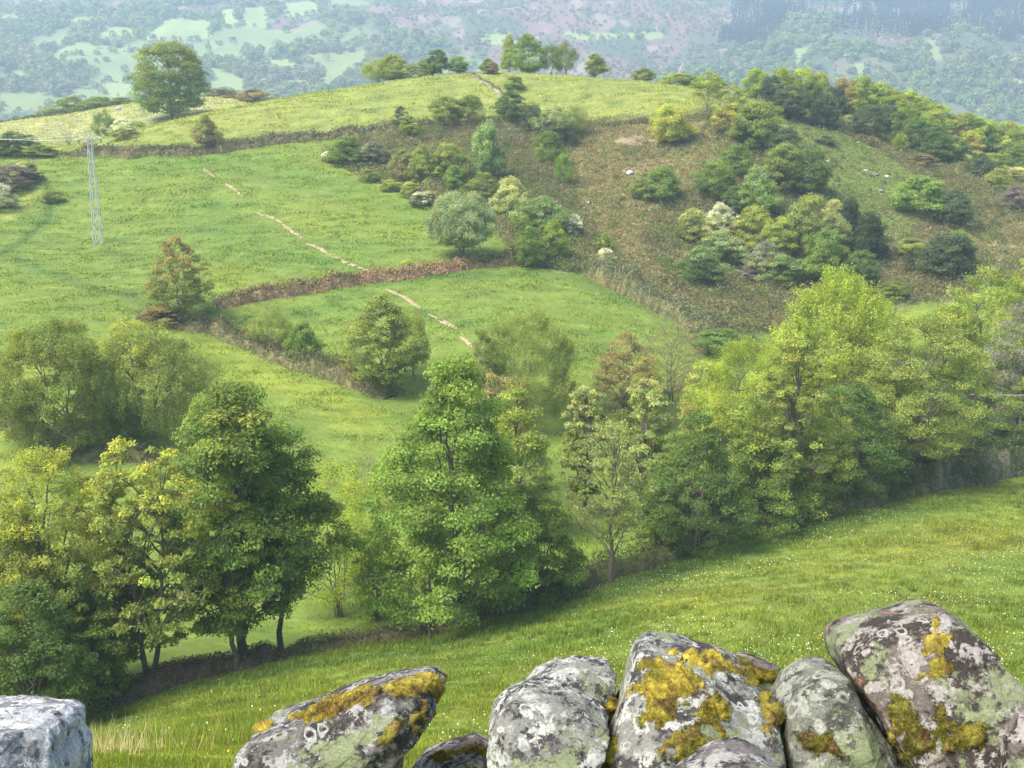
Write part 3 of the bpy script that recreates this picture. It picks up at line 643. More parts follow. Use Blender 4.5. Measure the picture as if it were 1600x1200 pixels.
# hillside, hedgerow and skyline trees: kind, x, foot, top, width, colour, label, options
TREES = [
 ('oval',322,236,180,40,'brown','small brown-leafed tree on the upper field bank',dict(tip='khaki')),
 ('low',250,508,478,62,'rust','rusty low shrub at the foot of the reddish-brown tree',{}),
 ('twig',322,495,440,60,'brown','brown twiggy shrub against the flank of the reddish tree',{}),
 ('feather',422,545,492,62,'khaki','tan feathery shrub in the lower hedge',dict(name='shrub',cat='shrub')),
 ('bush',474,570,503,50,'green','compact dense green bush in the lower hedge',{}),
 ('twig',548,590,530,60,'grey','grey twiggy shrub leaning on the olive-green hedge tree',{}),
 ('feather',645,590,500,50,'khaki','thin brownish tree behind the olive-green hedge tree',{}),
 ('twig',573,772,712,62,'mauve','dark mauve leafless bush in the low valley field',dict(D=84)),
 ('bush',1128,575,515,92,'green','green bush at the lowest corner of the middle field',dict(D=124)),
 ('twig',1290,495,462,80,'brown','brown scrubby bush above the glowing lime tree',{}),
 # around the left end
 ('bush',20,246,204,56,'deep','dark green bush beside the end of the upper bank',{}),
 ('bush',62,246,226,50,'olive','low olive bush beside the dark one at the bank end',{}),
 ('twig',103,238,176,84,'brown','rounded brown-grey twiggy tree before the pale hump field',dict(name='bare_tree',cat='tree',D=222)),
 ('feather',163,226,178,34,'green','slim green tree next to the brown-grey twiggy one',dict(D=226)),
 ('bush',192,218,184,40,'pale','whitish blossoming bush beside the slim green tree',dict(name='hawthorn_bush',tip='white',tipat=.4) if 0 else dict(name='hawthorn_bush',tip='white')),
 ('low',215,212,190,40,'yg','low yellow-green bush at the foot of the hump field',dict(D=232)),
 ('bush',15,320,256,70,'mauve','dark grey gorse thicket at the field edge by the frame',dict(D=182)),
 ('bush',42,300,252,40,'dark','small dark gorse bush with pale blossom in the field corner',dict(D=186,tip='cream')),
 ('low',-5,345,285,50,'grey','whitish flowering thicket running out of the frame',dict(D=172,tip='white')),
 ('low',80,318,298,36,'olive','tiny low bush alone in the left pasture',{}),
 ('bush',110,172,152,70,'olive','grey-green hedge bush at the low end of the hump hedge',dict(D=306)),
 ('bush',150,168,150,60,'green','mid green hedge bush on the hump skyline',dict(D=306)),
 ('bush',188,165,152,50,'olive','third hedge bush on the hump skyline beside the lone oak',dict(D=306)),
 ('low',345,154,139,50,'brown','brownish low hedge bush on the skyline past the oak',dict(D=304)),
 ('low',395,154,139,60,'brown','last brownish hedge bush where two fields meet on the skyline',dict(D=300)),
 # crest row
 ('feather',590,134,96,46,'yg','yellow-green feathery tree first in the crest row',dict(D=246)),
 ('round',614,130,85,44,'yg','taller rounded yellow-green tree in the crest row',dict(D=247)),
 ('bush',643,126,100,36,'pale','pale low bush between crest trees',dict(D=247)),
 ('bush',667,120,90,24,'green','narrow green tree left of the dark round crest tree',dict(D=247)),
 ('round',684,120,78,34,'deep','dark green round tree with leafy top on the crest',dict(D=246)),
 ('round',716,117,88,30,'green','small mop-headed green tree on the crest',dict(D=246)),
 ('oval',762,132,92,24,'green','thin dark green tree on the wall corner of the crest',dict(D=243)),
 ('oval',768,128,96,22,'brown','thin brownish tree on the wall corner of the crest',dict(D=242)),
 ('oval',796,114,56,28,'yg','tall slim yellow-green tree rising behind the bright crest tree',dict(D=252)),
 ('round',827,114,54,50,'bright','tallest bright green tree on the crest skyline',dict(D=248)),
 ('feather',862,115,75,30,'green','upright dark green crest tree next to the tallest',dict(D=248)),
 ('feather',884,117,70,36,'olive','upright olive crest tree at the end of the group',dict(D=248)),
 ('round',931,120,84,32,'olive','isolated round olive tree on the open crest',dict(D=246)),
 ('bush',1006,128,106,38,'olive','low olive bush where the crest begins to fall',dict(D=245)),
 ('low',1058,137,115,62,'yg','long low yellow-green bush on the falling crest',dict(D=245)),
 ('low',803,142,120,36,'green','small green bush inside the top field wall',{}),
 # bushes between the top field and the scrub
 ('sparse',627,210,167,26,'dark','spindly dark half-bare tree on the upper bank',{}),
 ('bush',640,212,182,34,'yg','yellow-green bush beside the spindly tree',{}),
 ('bush',697,200,148,56,'olive','dark olive bush at the foot of the top field',dict(tip='khaki')),
 ('bush',732,198,148,52,'olive','twin dark olive bush with upright shoots',dict(tip='green')),
 ('bush',798,192,143,52,'deep','dark blue-green bush under the top field wall',{}),
 ('twig',742,215,176,56,'brown','brown-grey rounded shrub among the dark bushes',{}),
 ('twig',790,232,190,56,'grey','grey rounded shrub on the upper scrub slope',{}),
 ('twig',700,222,190,40,'grey','small grey-green shrub below the twin bushes',{}),
 ('bush',835,210,162,40,'teal','blackish green bush beside the top field',{}),
 ('round',868,232,165,56,'teal','blue-green rounded tree on the scrub edge',dict(tip='pale')),
 ('feather',900,215,170,40,'khaki','thin khaki bush against the top field corner',{}),
 ('round',858,262,205,44,'green','mid green round tree below the blue-green one',{}),
 ('feather',880,292,246,28,'bright','fresh green small pointed bush on the bracken edge',{}),
 ('cone',759,284,200,52,'mint','pale mint-green poplar with pointed top',dict(name='poplar_tree')),
 ('bush',540,258,212,56,'green','grey-green bush at the edge of the middle pasture',{}),
 ('bush',582,262,222,46,'teal','dark bush beside the grey-green one over the pasture',dict(tip='grey')),
 ('low',512,254,236,26,'grey','small pale stony bush at the pasture edge',dict(tip='white')),
 ('bush',565,255,228,36,'olive','little olive bush tucked between two larger pasture bushes',{}),
 ('bush',630,285,232,40,'brown','brownish bush over the reddish scrub',dict(tip='khaki')),
 ('bush',660,290,228,44,'khaki','khaki bush in the middle of the reddish scrub',{}),
 ('bush',700,285,222,56,'khaki','tall khaki-yellow bush before the mint poplar',dict(tip='yg')),
 ('bush',712,300,258,40,'green','small green bush under the khaki one',{}),
 ('bush',640,272,240,26,'yg','little yellow-green bush above gorse flowers',{}),
 ('low',640,310,285,34,'olive','low yellow-flowered gorse by the middle pasture',dict(name='gorse_bush',tip='gold')),
 ('low',655,325,300,34,'teal','white-flowered low bush along the pasture margin',dict(name='hawthorn_bush',tip='white')),
 ('low',610,300,280,30,'olive','low olive gorse bush on the pasture margin',dict(name='gorse_bush',tip='gold')),
 ('low',575,285,265,30,'olive','flat olive gorse bush near grey-green pasture bushes',dict(name='gorse_bush')),
 ('low',670,322,298,30,'grey','greyish blossoming bush just above the silvery willow',dict(tip='cream')),
 ('bush',755,312,268,46,'olive','olive bush at the root of the mint poplar',{}),
 ('bush',800,345,276,52,'pale','white-blossomed hawthorn sloping beside silvery willow',dict(name='hawthorn_bush',tip='cream')),
 ('bush',848,372,308,76,'green','large green bush with white blossom crest',dict(name='hawthorn_bush',tip='mint')),
 ('low',898,376,335,30,'teal','white-flowering bush at the skirt of the large blossom bush',dict(name='hawthorn_bush',tip='white')),
 ('bush',826,418,352,42,'green','green bush on the bank right of silvery willow',{}),
 ('bush',864,412,345,44,'green','second green bush on the bank beside the first',dict(tip='yg')),
 ('low',637,428,407,26,'deep','yellow-flowering gorse bush on the bracken bank',dict(name='gorse_bush',tip='gold')),
 ('bush',945,392,365,24,'yg','little yellow-green bush above a white-blossomed one',{}),
 ('low',947,418,388,32,'pale','creamy white-blossomed low hawthorn at the field corner',dict(name='hawthorn_bush',tip='white')),
 # bracken slope
 ('round',1047,228,164,60,'gold','bright golden-yellow round tree on the bracken slope',dict(name='maple_tree',tip='gold')),
 ('twig',992,242,198,40,'mauve','mauve-grey leafless shrub on the bracken slope',{}),
 ('sparse',1106,180,112,60,'khaki','open-crowned khaki tree with thin trunk at the field corner',dict(tip='yg')),
 ('sparse',1145,190,130,50,'khaki','orange-tinged thin tree beside the open-crowned one',dict(tip='gold')),
 ('bush',1142,212,160,50,'rust','orange-yellow bush on top of the wooded gully',dict(tip='gold')),
 ('bush',1035,318,260,56,'green','isolated rounded green bush in the middle of the bracken',{}),
 ('bush',1000,310,278,38,'khaki','yellowish low bush left of the isolated green one',{}),
 ('round',1120,318,250,62,'green','rounded green tree left of the wooded gully',{}),
 ('round',1150,280,226,52,'green','round green tree perched over the gully',{}),
 ('egg',1182,340,262,66,'bright','fresh bright green tree low in the wooded gully',dict(tip='mint')),
 ('bush',1150,340,290,50,'deep','dark green bush wedged between two gully trees',{}),
 ('round',1185,240,160,80,'green','leafy green tree at the head of the gully',dict(tip='olive')),
 ('round',1160,222,180,50,'olive','olive tree at the head of the gully below the orange bush',{}),
 ('round',1225,262,200,54,'teal','grey-green tree on the far side of the gully',{}),
 ('round',1222,305,225,64,'olive','brownish olive tree in mid gully',{}),
 ('round',1262,310,232,58,'deep','dark green tree closing the gully on its far side',{}),
 ('bush',1080,382,326,50,'olive','bush with creamy blossom top below the bracken',dict(name='hawthorn_bush',tip='cream')),
 ('bush',1125,375,318,44,'pale','white-blossoming hawthorn in the lower thicket',dict(name='hawthorn_bush',tip='white')),
 ('bush',1130,415,358,66,'mint','pale green hawthorn in front of the white one',dict(name='hawthorn_bush',tip='pale')),
 ('bush',1095,444,386,66,'deep','dark bush with bright green top alone at thicket foot',dict(tip='mint')),
 ('round',1175,390,322,52,'khaki','golden-olive tree in the lower thicket',dict(tip='gold')),
 ('round',1215,410,340,60,'khaki','yellow-green tree in the centre of lower thicket',dict(tip='yg')),
 ('round',1262,400,304,66,'olive','tallest olive tree of the lower thicket',dict(tip='khaki')),
 ('bush',1195,440,378,56,'pale','grey-green hawthorn at the foot of lower thicket',dict(tip='grey')),
 ('bush',1225,450,396,60,'green','dark green bush at the foot of lower thicket',dict(tip='mint')),
 ('round',1300,415,335,56,'olive','greyish olive tree in the lower thicket beside the dark ivy one',dict(tip='pale')),
 ('round',1285,450,360,62,'green','mid green tree low in the thicket',{}),
 ('round',1345,458,392,56,'deep','dark green rounded tree at lower end of the thicket',{}),
 ('cone',1325,385,318,44,'dark','blackish evergreen leaning above the thicket',{}),
 ('cone',1358,412,342,52,'dark','second blackish evergreen further down the thicket edge',{}),
 ('round',1305,350,312,34,'yellow' if 0 else 'cream','small cream-coloured flowering tree top in the thicket',{}),
 ('low',1170,440,418,40,'mauve','low mauve bramble patch under the hawthorns',{}),
 ('low',1320,478,448,50,'olive','low olive bush between thicket and lime tree',{}),
 ('low',1398,470,440,50,'olive','low green bush under the dark slope bush',{}),
 # right slope
 ('bush',1440,338,274,90,'bright','large bright green bush on the open stony slope',dict(tip='bright')),
 ('bush',1492,356,298,60,'teal','dark grey-green bush joined to the bright slope bush',{}),
 ('bush',1482,436,362,86,'dark','blackish evergreen bush low on the open slope',dict(tip='teal')),
 ('bush',1500,416,360,44,'bright','bright green shoots behind the blackish slope bush',dict(tip='bright')),
 ('low',1290,228,212,26,'teal','tiny dark bush on the stony upper slope',{}),
 ('feather',1407,242,210,22,'khaki','thin yellowish tree at edge of the ridge wood',dict(tip='yg')),
 ('bush',1532,280,240,40,'teal','rounded grey-green bush by the stony slope corner',{}),
 ('bush',1560,300,262,40,'khaki','yellowish bush on the slope near the frame edge',{}),
 ('bush',1585,330,290,40,'mauve','pinkish grey bush at the frame edge',{}),
 ('low',1590,285,262,40,'rust','cream-orange bush at the frame edge',dict(tip='cream')),
 ('low',1440,262,240,50,'brown','brown bracken shrub on the upper stony slope',{}),
 ('low',1425,400,372,50,'khaki','low khaki shrub on the grassy slope',{}),
 # ridge wood
 ('round',1182,158,108,44,'bright','light green tree at the start of the ridge wood',dict(tip='yg')),
 ('round',1206,166,118,34,'dark','dark evergreen behind the big dark dome tree',{}),
 ('dense',1238,190,134,56,'dark','big dark dome-shaped evergreen at the start of ridge wood',dict(tip='teal')),
 ('round',1225,150,106,46,'lime','lime-topped tree behind the dark dome evergreen',{}),
 ('round',1270,182,128,40,'deep','dark green tree behind the conical evergreen',{}),
 ('cone',1290,202,150,40,'teal','conical blue-green evergreen on the ridge',{}),
 ('cone',1306,192,140,36,'teal','second conical evergreen a little further back',{}),
 ('round',1258,150,106,44,'bright','light green crown on the ridge skyline beyond the dome tree',dict(tip='lime')),
 ('round',1280,152,114,40,'gold','yellow-tipped crown on the ridge skyline',dict(tip='gold')),
 ('round',1318,160,122,38,'rust','reddish-brown crown on the ridge skyline',{}),
 ('round',1335,178,134,42,'gold','orange-gold tree in the ridge wood',dict(tip='rust')),
 ('round',1345,152,120,46,'bright','light green crown just beyond the orange-gold tree',dict(tip='lime')),
 ('dense',1355,220,165,52,'teal','grey-green pine-like dome below the orange-gold tree',{}),
 ('round',1375,165,130,46,'bright','fresh green crown in the ridge wood centre',dict(tip='yg')),
 ('round',1388,212,164,42,'teal','dark grey-green tree beside the pine-like dome',{}),
 ('round',1392,185,140,46,'yg','yellow-green crown above the grey-green pair',dict(tip='lime')),
 ('round',1418,190,142,44,'bright','bright crown on the mid ridge skyline',dict(tip='lime')),
 ('round',1412,222,168,46,'green','green tree below the mid ridge skyline',{}),
 ('round',1438,205,152,46,'yg','sunny yellow-green crown where ridge starts to drop',dict(tip='lime')),
 ('round',1430,240,185,44,'deep','dark green tree at the base of the ridge wood',{}),
 ('round',1455,225,172,44,'green','mid green tree in the dropping ridge wood',dict(tip='yg')),
 ('round',1462,256,205,50,'deep','shaded dark tree at the lower rim of ridge wood',{}),
 ('round',1465,195,164,50,'bright','flat-topped light tree on the dropping skyline',dict(tip='lime')),
 ('round',1485,215,180,44,'yg','yellow-green tree next to the orange one',dict(tip='yg')),
 ('round',1500,225,183,40,'rust','orange-brown tree standing out in the ridge wood',dict(tip='rust')),
 ('round',1517,242,205,34,'rust','lower orange-brown tree under the first',dict(tip='gold')),
 ('round',1488,258,214,52,'deep','dark green tree below the orange-brown ones',{}),
 ('round',1512,208,176,50,'bright','light tree on skyline past the orange-brown one',dict(tip='yg')),
 ('round',1535,225,184,50,'bright','lime-rimmed crown near the end of ridge wood',dict(tip='lime')),
 ('round',1545,236,198,36,'deep','dark gap tree near the end of ridge wood',{}),
 ('round',1572,228,190,50,'yg','yellow-crested tree nearly at the frame edge',dict(tip='gold')),
 ('round',1600,240,196,46,'bright','last ridge tree cut by the frame edge',dict(tip='yg')),
 ('round',1570,245,214,30,'mint','small round mint tree near the ridge end',{}),
 ('bush',1590,262,228,40,'green','green bush under the last ridge tree',{}),
 ('low',1550,262,240,44,'khaki','khaki bush beneath the small mint tree',{}),
 ('bush',1115,142,118,40,'bright','light green bush behind the open-crowned khaki tree',dict(D=245)),
 ('bush',1085,140,120,40,'bright','light green skyline bush left of the open-crowned tree',dict(D=246)),
]
for (kind, px, base, top, w, cc, label, kw) in TREES:
    plant(kind, px, base, top, w, cc, label, **kw)

# ---------------------------------------------------------------- earth banks, stone hedges, undergrowth, grass
def line_pts(pts, step=0.6, D=None):
    P = np.array([solve(p[0], p[1], p[2] if len(p) > 2 else None) for p in pts])
    seg = np.r_[0, np.cumsum(np.linalg.norm(np.diff(P[:, :2], axis=0), axis=1))]
    n = int(seg[-1] / step) + 1; s = np.linspace(0, seg[-1], n)
    X = np.interp(s, seg, P[:, 0]); Y = np.interp(s, seg, P[:, 1])
    return X, Y
def cards(rng, P, size, colours, up=0.6, asp=.3, tintvar=.35):
    n = len(P); N = rng.normal(size=(n, 3)); N[:, 2] *= .6
    V, F = leaves(rng, P, N, size, asp, 0)
    c = np.array(colours)[rng.integers(0, len(colours), n)] * rng.uniform(1 - tintvar, 1 + tintvar, n)[:, None]
    return V, F, np.repeat(c, 4, 0)
def bank(name, pts, h, w, earth, brush, label, cat, seed=1, dens=60, bsize=.35, bh=.6, step=.5, rough=.35):
    if step == .5: h *= .9 if name == 'hedge' else .65; w *= .85; dens *= 1.6; rough = .8
    earth = [(r, g * 1.06, b * .85) for r, g, b in earth]; brush = [(r, g * 1.08, b * .85) for r, g, b in brush]
    rng = np.random.default_rng(seed)
    X, Y = line_pts(pts, step); n = len(X)
    T = np.stack([np.gradient(X), np.gradient(Y)], 1); T /= np.linalg.norm(T, axis=1)[:, None]
    Nn = np.stack([-T[:, 1], T[:, 0]], 1)
    prof = [(-.5, -.25), (-.42, .35), (-.25, .8), (0, 1.0), (.25, .85), (.42, .4), (.5, -.25)]
    V = []
    hh = h * (1 + rough * 2 * (fbm2(np.arange(n) * step / 2.5, np.zeros(n), seed, 3) - .5)) * np.clip(np.minimum(np.arange(n), np.arange(n)[::-1]) / 4, .15, 1)
    wob = (fbm2(np.arange(n) * step / 3, np.ones(n), seed + 3, 3) - .5) * w * .6
    for a, b in prof:
        x = X + Nn[:, 0] * (a * w + wob); y = Y + Nn[:, 1] * (a * w + wob)
        V.append(np.stack([x, y, H(x, y) + b * hh * (1 + .3 * (rng.uniform(size=n) - .5))], 1))
    V = np.stack(V, 1); k = len(prof)
    i = np.arange(n * k).reshape(n, k)
    F = np.stack([i[:-1, :-1].ravel(), i[1:, :-1].ravel(), i[1:, 1:].ravel(), i[:-1, 1:].ravel()], 1)
    Vf = V.reshape(-1, 3)
    C = np.array(earth)[rng.integers(0, len(earth), len(Vf))] * rng.uniform(.7, 1.3, len(Vf))[:, None]
    o = mesh_obj(name, Vf, F, M_BANK, C=C, smooth=True)
    tag(o, label, cat)
    m = int(n * step * dens)
    si = rng.uniform(0, n - 1.01, m); i0 = si.astype(int); f = si - i0
    a = rng.normal(0, .3, m); bz = np.interp(np.abs(a), [0, .25, .42, .6], [1, .8, .4, 0])
    x = lerp(X[i0], X[i0 + 1], f) + Nn[i0, 0] * (a * w + wob[i0]); y = lerp(Y[i0], Y[i0 + 1], f) + Nn[i0, 1] * (a * w + wob[i0])
    clump = fbm2(si * step / 1.2, a * 2, seed + 8, 3)
    z = H(x, y) + bz * hh[i0] + rng.uniform(0, 1, m) ** 1.3 * bh * (0.2 + 1.6 * clump)
    ci = (fbm2(si * step / 5, a * .5, seed + 11, 2) * 1.6 + rng.normal(0, .22, m) - .3)
    Vb, Fb, Cb = cards(rng, np.stack([x, y, z], 1), bsize, [brush[0]], asp=.35)
    pal = np.array(brush); ci = np.clip((ci * len(pal)).astype(int), 0, len(pal) - 1)
    Cb = np.repeat(pal[ci] * rng.uniform(.6, 1.35, m)[:, None], 4, 0)
    mesh_obj('brambles', Vb, Fb, M_TWIG, o, Cb)
    return o
EARTH = [(.12,.10,.055),(.15,.13,.07),(.09,.10,.045)]
BRK = [(.36,.21,.14),(.45,.29,.20),(.25,.17,.11),(.16,.17,.07)]
OLV = [(.13,.15,.06),(.20,.19,.10),(.10,.13,.055),(.25,.20,.13)]
bank('field_bank', [(112,243),(200,245),(320,240),(430,222),(540,212),(625,205),(690,198)], 1.5, 2.6, EARTH, [(.14,.12,.08),(.20,.15,.12),(.13,.15,.08),(.24,.19,.15)], 'dark earth bank along the foot of the top pasture', 'field bank', 2, 90, .38, .7)
bank('field_bank', [(-40,245),(40,243),(112,243)], .9, 1.8, EARTH, [(.2,.16,.12),(.14,.15,.08)], 'low stony bank beyond the pasture beside the dark bush', 'field bank', 3, 50, .35, .4)
bank('bracken_bank', [(335,478),(400,468),(480,455),(560,440),(605,436),(680,425),(760,415),(830,408)], 1.5, 2.6, [(.17,.11,.08),(.2,.14,.1)], BRK, 'rusty bracken-covered bank crossing the middle of the hillside', 'field bank', 4, 130, .34, .75)
bank('bracken_bank', [(830,408),(870,412),(915,422)], 1.2, 2.4, EARTH, OLV, 'green end of the bracken bank under two bushes', 'field bank', 5, 110, .34, .7)
bank('hedge', [(222,492),(270,505),(330,515),(400,545),(470,575),(540,597),(610,622)], 1.4, 2.6, EARTH, [(.13,.12,.07),(.20,.16,.11),(.10,.13,.05),(.16,.13,.09)], 'dark low hedge running down to the olive-green bushy tree', 'hedge', 6, 130, .30, .8)
bank('hedge', [(-60,655),(20,668),(90,700),(150,715),(250,720)], 1.0, 2.0, EARTH, [(.12,.11,.07),(.16,.13,.10),(.09,.12,.05)], 'low dark stone hedge under the broad drooping trees', 'hedge', 7, 110, .25, .5)
bank('hedge', [(915,424),(960,448),(1010,475),(1060,502),(1110,525),(1180,540)], 2.0, 3.4, EARTH, [(.14,.15,.09),(.22,.21,.15),(.11,.14,.06),(.26,.24,.19)], 'grey-green bramble hedge along the scrub slope and field', 'hedge', 8, 150, .32, 1.1)
bank('field_bank', [(905,192),(960,196),(1010,192),(1060,188)], .7, 1.4, [(.09,.07,.05)], [(.12,.09,.07),(.2,.15,.1)], 'dark turf edge above the tan bracken slope', 'field bank', 9, 60, .28, .3)
bank('field_wall', [(735,117),(752,128),(770,138),(785,150),(795,168)], .8, 1.0, [(.35,.31,.27),(.24,.2,.17)], [(.35,.28,.24),(.17,.18,.1)], 'short stony wall running down between two top pastures', 'field wall', 10, 60, .28, .3)
bank('hump_hedge', [(-40,200,290),(60,185,296),(150,172,303),(230,165,306)], 1.2, 2.0, EARTH, [(.13,.16,.07),(.17,.18,.09)], 'low green hedge along the hump skyline', 'hedge', 12, 60, .5, .9)
bank('skyline_hedge', [(320,156,303),(380,156,303),(430,158,290)], 1.4, 2.0, EARTH, [(.19,.16,.11),(.15,.15,.09)], 'low brown hedge behind the junction of top pastures', 'hedge', 13, 60, .45, .9)
# bank with dead bracken and loose stones under the front row
bank('stone_bank', [(60,1150,49.5),(100,1128,50.5),(160,1105,52),(240,1078,53.5),(320,1052,55),(385,1040,56),(440,1030,57)], 1.0, 1.7, [(.13,.10,.08),(.09,.07,.055)], [(.20,.13,.10),(.14,.11,.08),(.10,.10,.05),(.27,.19,.13)], 'dark earth and stone bank under the front trees', 'stone bank', 14, 420, .16, .45, step=.25, rough=.5)
bank('stone_bank', [(440,1028,57.3),(520,1015,58),(600,1003,59),(680,990,60.5),(740,978,62)], .55, 1.6, [(.15,.12,.08)], [(.25,.17,.12),(.16,.16,.07),(.12,.15,.05),(.32,.24,.16)], 'low brown grassy bank between the two tall front trees', 'stone bank', 15, 330, .16, .4, step=.25, rough=.5)
bank('hedge', [(740,978,62.5),(820,955,64.5),(900,925,67),(980,900,70),(1060,873,73.5),(1130,852,76.5)], .9, 2.2, EARTH, [(.10,.14,.045),(.14,.16,.05),(.09,.11,.045),(.17,.13,.08)], 'green bramble hedge foot at the meadow edge below dark trees', 'hedge', 16, 330, .19, .8, step=.3)
bank('hedge', [(1130,852,77),(1200,830,79.5),(1290,805,83),(1370,785,86.5),(1450,770,89.5)], 1.2, 2.6, EARTH, [(.08,.11,.045),(.11,.13,.05),(.15,.12,.09),(.22,.20,.07)], 'dark bramble hedge below the olive oak', 'hedge', 17, 300, .22, 1.1, step=.3)
bank('stone_hedge', [(1450,768,90.5),(1510,755,93),(1560,745,95.5),(1640,733,99),(1720,718,103)], 2.0, 2.4, [(.14,.13,.10),(.11,.10,.08),(.08,.09,.05)], [(.09,.13,.05),(.12,.15,.055),(.24,.22,.18),(.17,.14,.11)], 'mossy stone hedge behind the utility pole', 'hedge', 18, 230, .24, 1.0, step=.3, rough=.5)

def scatter_poly(rng, P, n):
    mn, mx = P.min(0), P.max(0); pts = []
    while sum(map(len, pts)) < n:
        q = rng.uniform(mn, mx, (n, 2)); pts.append(q[inside(P, q[:, 0], q[:, 1])])
    return np.concatenate(pts)[:n]
# scrub ground cover on the slope
def undergrowth():
    rng = np.random.default_rng(77)
    q = scatter_poly(rng, SCRUB, 42000)
    x, y = q[:, 0], q[:, 1]
    rk = inside(ROCKY, x, y) ; br = inside(BRACKEN, x, y) | inside(DRY1, x, y)
    dens = fbm2(x / 7, y / 7, 201, 4) + np.where(rk, -.10, 0) + np.where(br, -.04, 0)
    keep = dens + rng.normal(0, .02, len(x)) > .27; x, y, rk, br, dens = x[keep], y[keep], rk[keep], br[keep], dens[keep]
    hgt = np.where(br, .3, np.where(rk, .3, 1.1)) * (.22 + 3.4 * np.clip(dens - .45, 0, 1)) * rng.uniform(.6, 1.5, len(x))
    per = 13; X = np.repeat(x, per) + rng.normal(0, .38, len(x) * per); Y = np.repeat(y, per) + rng.normal(0, .38, len(x) * per)
    Z = H(X, Y) + np.repeat(hgt, per) * rng.uniform(0, 1, len(X)) ** .7
    V, F, _ = cards(rng, np.stack([X, Y, Z], 1), .34, [(1, 1, 1)], asp=.45)
    pal = np.array([(.16,.21,.07),(.24,.28,.09),(.28,.22,.13),(.18,.19,.09),(.36,.32,.17),(.20,.26,.08)])
    w = np.clip((fbm2(x / 10, y / 8, 207, 3) * 1.5 - .25 + rng.normal(0, .16, len(x))) * 6, 0, 5).astype(int)
    c = pal[w]; c = np.where(br[:, None], np.where(rng.uniform(size=(len(x), 1)) < .45, np.array([.24,.28,.09]), np.array([.38,.31,.18])) * rng.uniform(.6, 1.3, (len(x), 1)), c)
    c = np.where((rk & (rng.uniform(size=len(x)) < .75))[:, None], np.array([.27,.35,.11]), c)
    c = np.repeat(c, per, 0) * rng.uniform(.6, 1.3, (len(X), 1))
    o = mesh_obj('undergrowth', V, F, M_LEAF, C=np.repeat(c, 4, 0), attrs={'tip': np.zeros(len(V))})
    o.color = (1, 1, 1, 1); tag(o, 'heather, bramble and dead bracken covering the scrub slope', None, kind='stuff')
undergrowth()
def thicket():
    rng = np.random.default_rng(78)
    q = scatter_poly(rng, SCRUB, 11000); x, y = q[:, 0], q[:, 1]
    bush = np.array([o.location[:2] for o in bpy.data.objects if o.type == 'EMPTY' and o.location[1] > 120 and o.location[1] < 260])
    dm = np.full(len(x), 1e9)
    for bx, by in bush: dm = np.minimum(dm, np.hypot(x - bx, (y - by)))
    rk = inside(ROCKY, x, y) | inside(BRACKEN, x, y)
    dk_ = 1 - sstep(2, 14, x); p = (.8 + .2 * dk_) * np.exp(-(dm / 5.5) ** 2) + (.5 + .5 * dk_) * sstep(.50 - .06 * dk_, .62 - .06 * dk_, fbm2(x / 8, y / 8, 231, 4)); p = p * np.where(rk, .22, 1)
    k = rng.uniform(size=len(x)) < p; x, y = x[k], y[k]; n = len(x)
    hh = rng.uniform(.5, 2.0, n) * np.where(rk[k], .6, 1); rr = hh * rng.uniform(.45, .8, n)
    m = 60; u = rng.normal(size=(n, m, 3)); u /= np.linalg.norm(u, axis=2)[:, :, None]; u[:, :, 2] = np.abs(u[:, :, 2]); s = rng.uniform(.45, 1.1, (n, m, 1))
    P = np.stack([x, y, H(x, y)], 1)[:, None] + u * s * np.stack([rr, rr, hh], 1)[:, None]; P = P.reshape(-1, 3)
    V, F = leaves(rng, P, u.reshape(-1, 3) + np.array([0, 0, .4]), .24, .5)
    pal = np.array([(.12,.165,.055),(.18,.23,.07),(.22,.19,.11),(.10,.135,.06),(.30,.29,.17),(.15,.21,.055)]); t = np.clip((fbm2(x / 12, y / 12, 233, 3) * 1.7 - .35 + rng.normal(0, .2, n)) * 6, 0, 5).astype(int)
    c = np.repeat(pal[t] * rng.uniform(.75, 1.3, (n, 1)), m, 0) * rng.uniform(.7, 1.3, (n * m, 1))
    o = mesh_obj('shrubbery', V, F, M_LEAF, C=np.repeat(c, 4, 0), attrs={'tip': np.zeros(len(V))}); o.color = (1, 1, 1, 1)
    tag(o, 'knee-high tangled scrub filling in between the bushes on the slope', None, kind='stuff')
thicket()

# grass
def blades(rng, x, y, hgt, wid, lean=.45):
    n = len(x); z = H(x, y); a = rng.uniform(0, 2 * math.pi, n); ca, sa = np.cos(a), np.sin(a)
    la = rng.uniform(0, 2 * math.pi, n); L = hgt * lean * rng.uniform(.2, 1.3, n)
    V = np.empty((n, 3, 3))
    V[:, 0] = np.stack([x - ca * wid, y - sa * wid, z - .02], 1); V[:, 1] = np.stack([x + ca * wid, y + sa * wid, z - .02], 1)
    V[:, 2] = np.stack([x + np.cos(la) * L, y + np.sin(la) * L, z + hgt], 1)
    return V.reshape(-1, 3), np.arange(n * 3).reshape(n, 3)
def grass_field(name, x, y, h, w, seed, label, gain=1.0):
    rng = np.random.default_rng(seed); n = len(x)
    V, F = blades(rng, x, y, h * rng.uniform(.5, 1.4, n), w * rng.uniform(.6, 1.4, n))
    c = ground_colour(x, y) * rng.uniform(.95, 1.8, n)[:, None] * np.array([1.12, 1.08, .95]) * gain
    c *= (1 + rng.normal(0, .12 if gain == 1 else .05, n)[:, None] * np.array([1.3, 0, -.6]))
    dry = rng.uniform(size=n) < (.03 if gain == 1 else .004); c[dry] = np.array([.42, .40, .17]) * rng.uniform(.6, 1.1, (dry.sum(), 1))
    o = mesh_obj(name, V, F, M_GRASS, C=np.repeat(np.clip(c, .01, 1), 3, 0)); tag(o, label, None, kind='stuff')
    return o
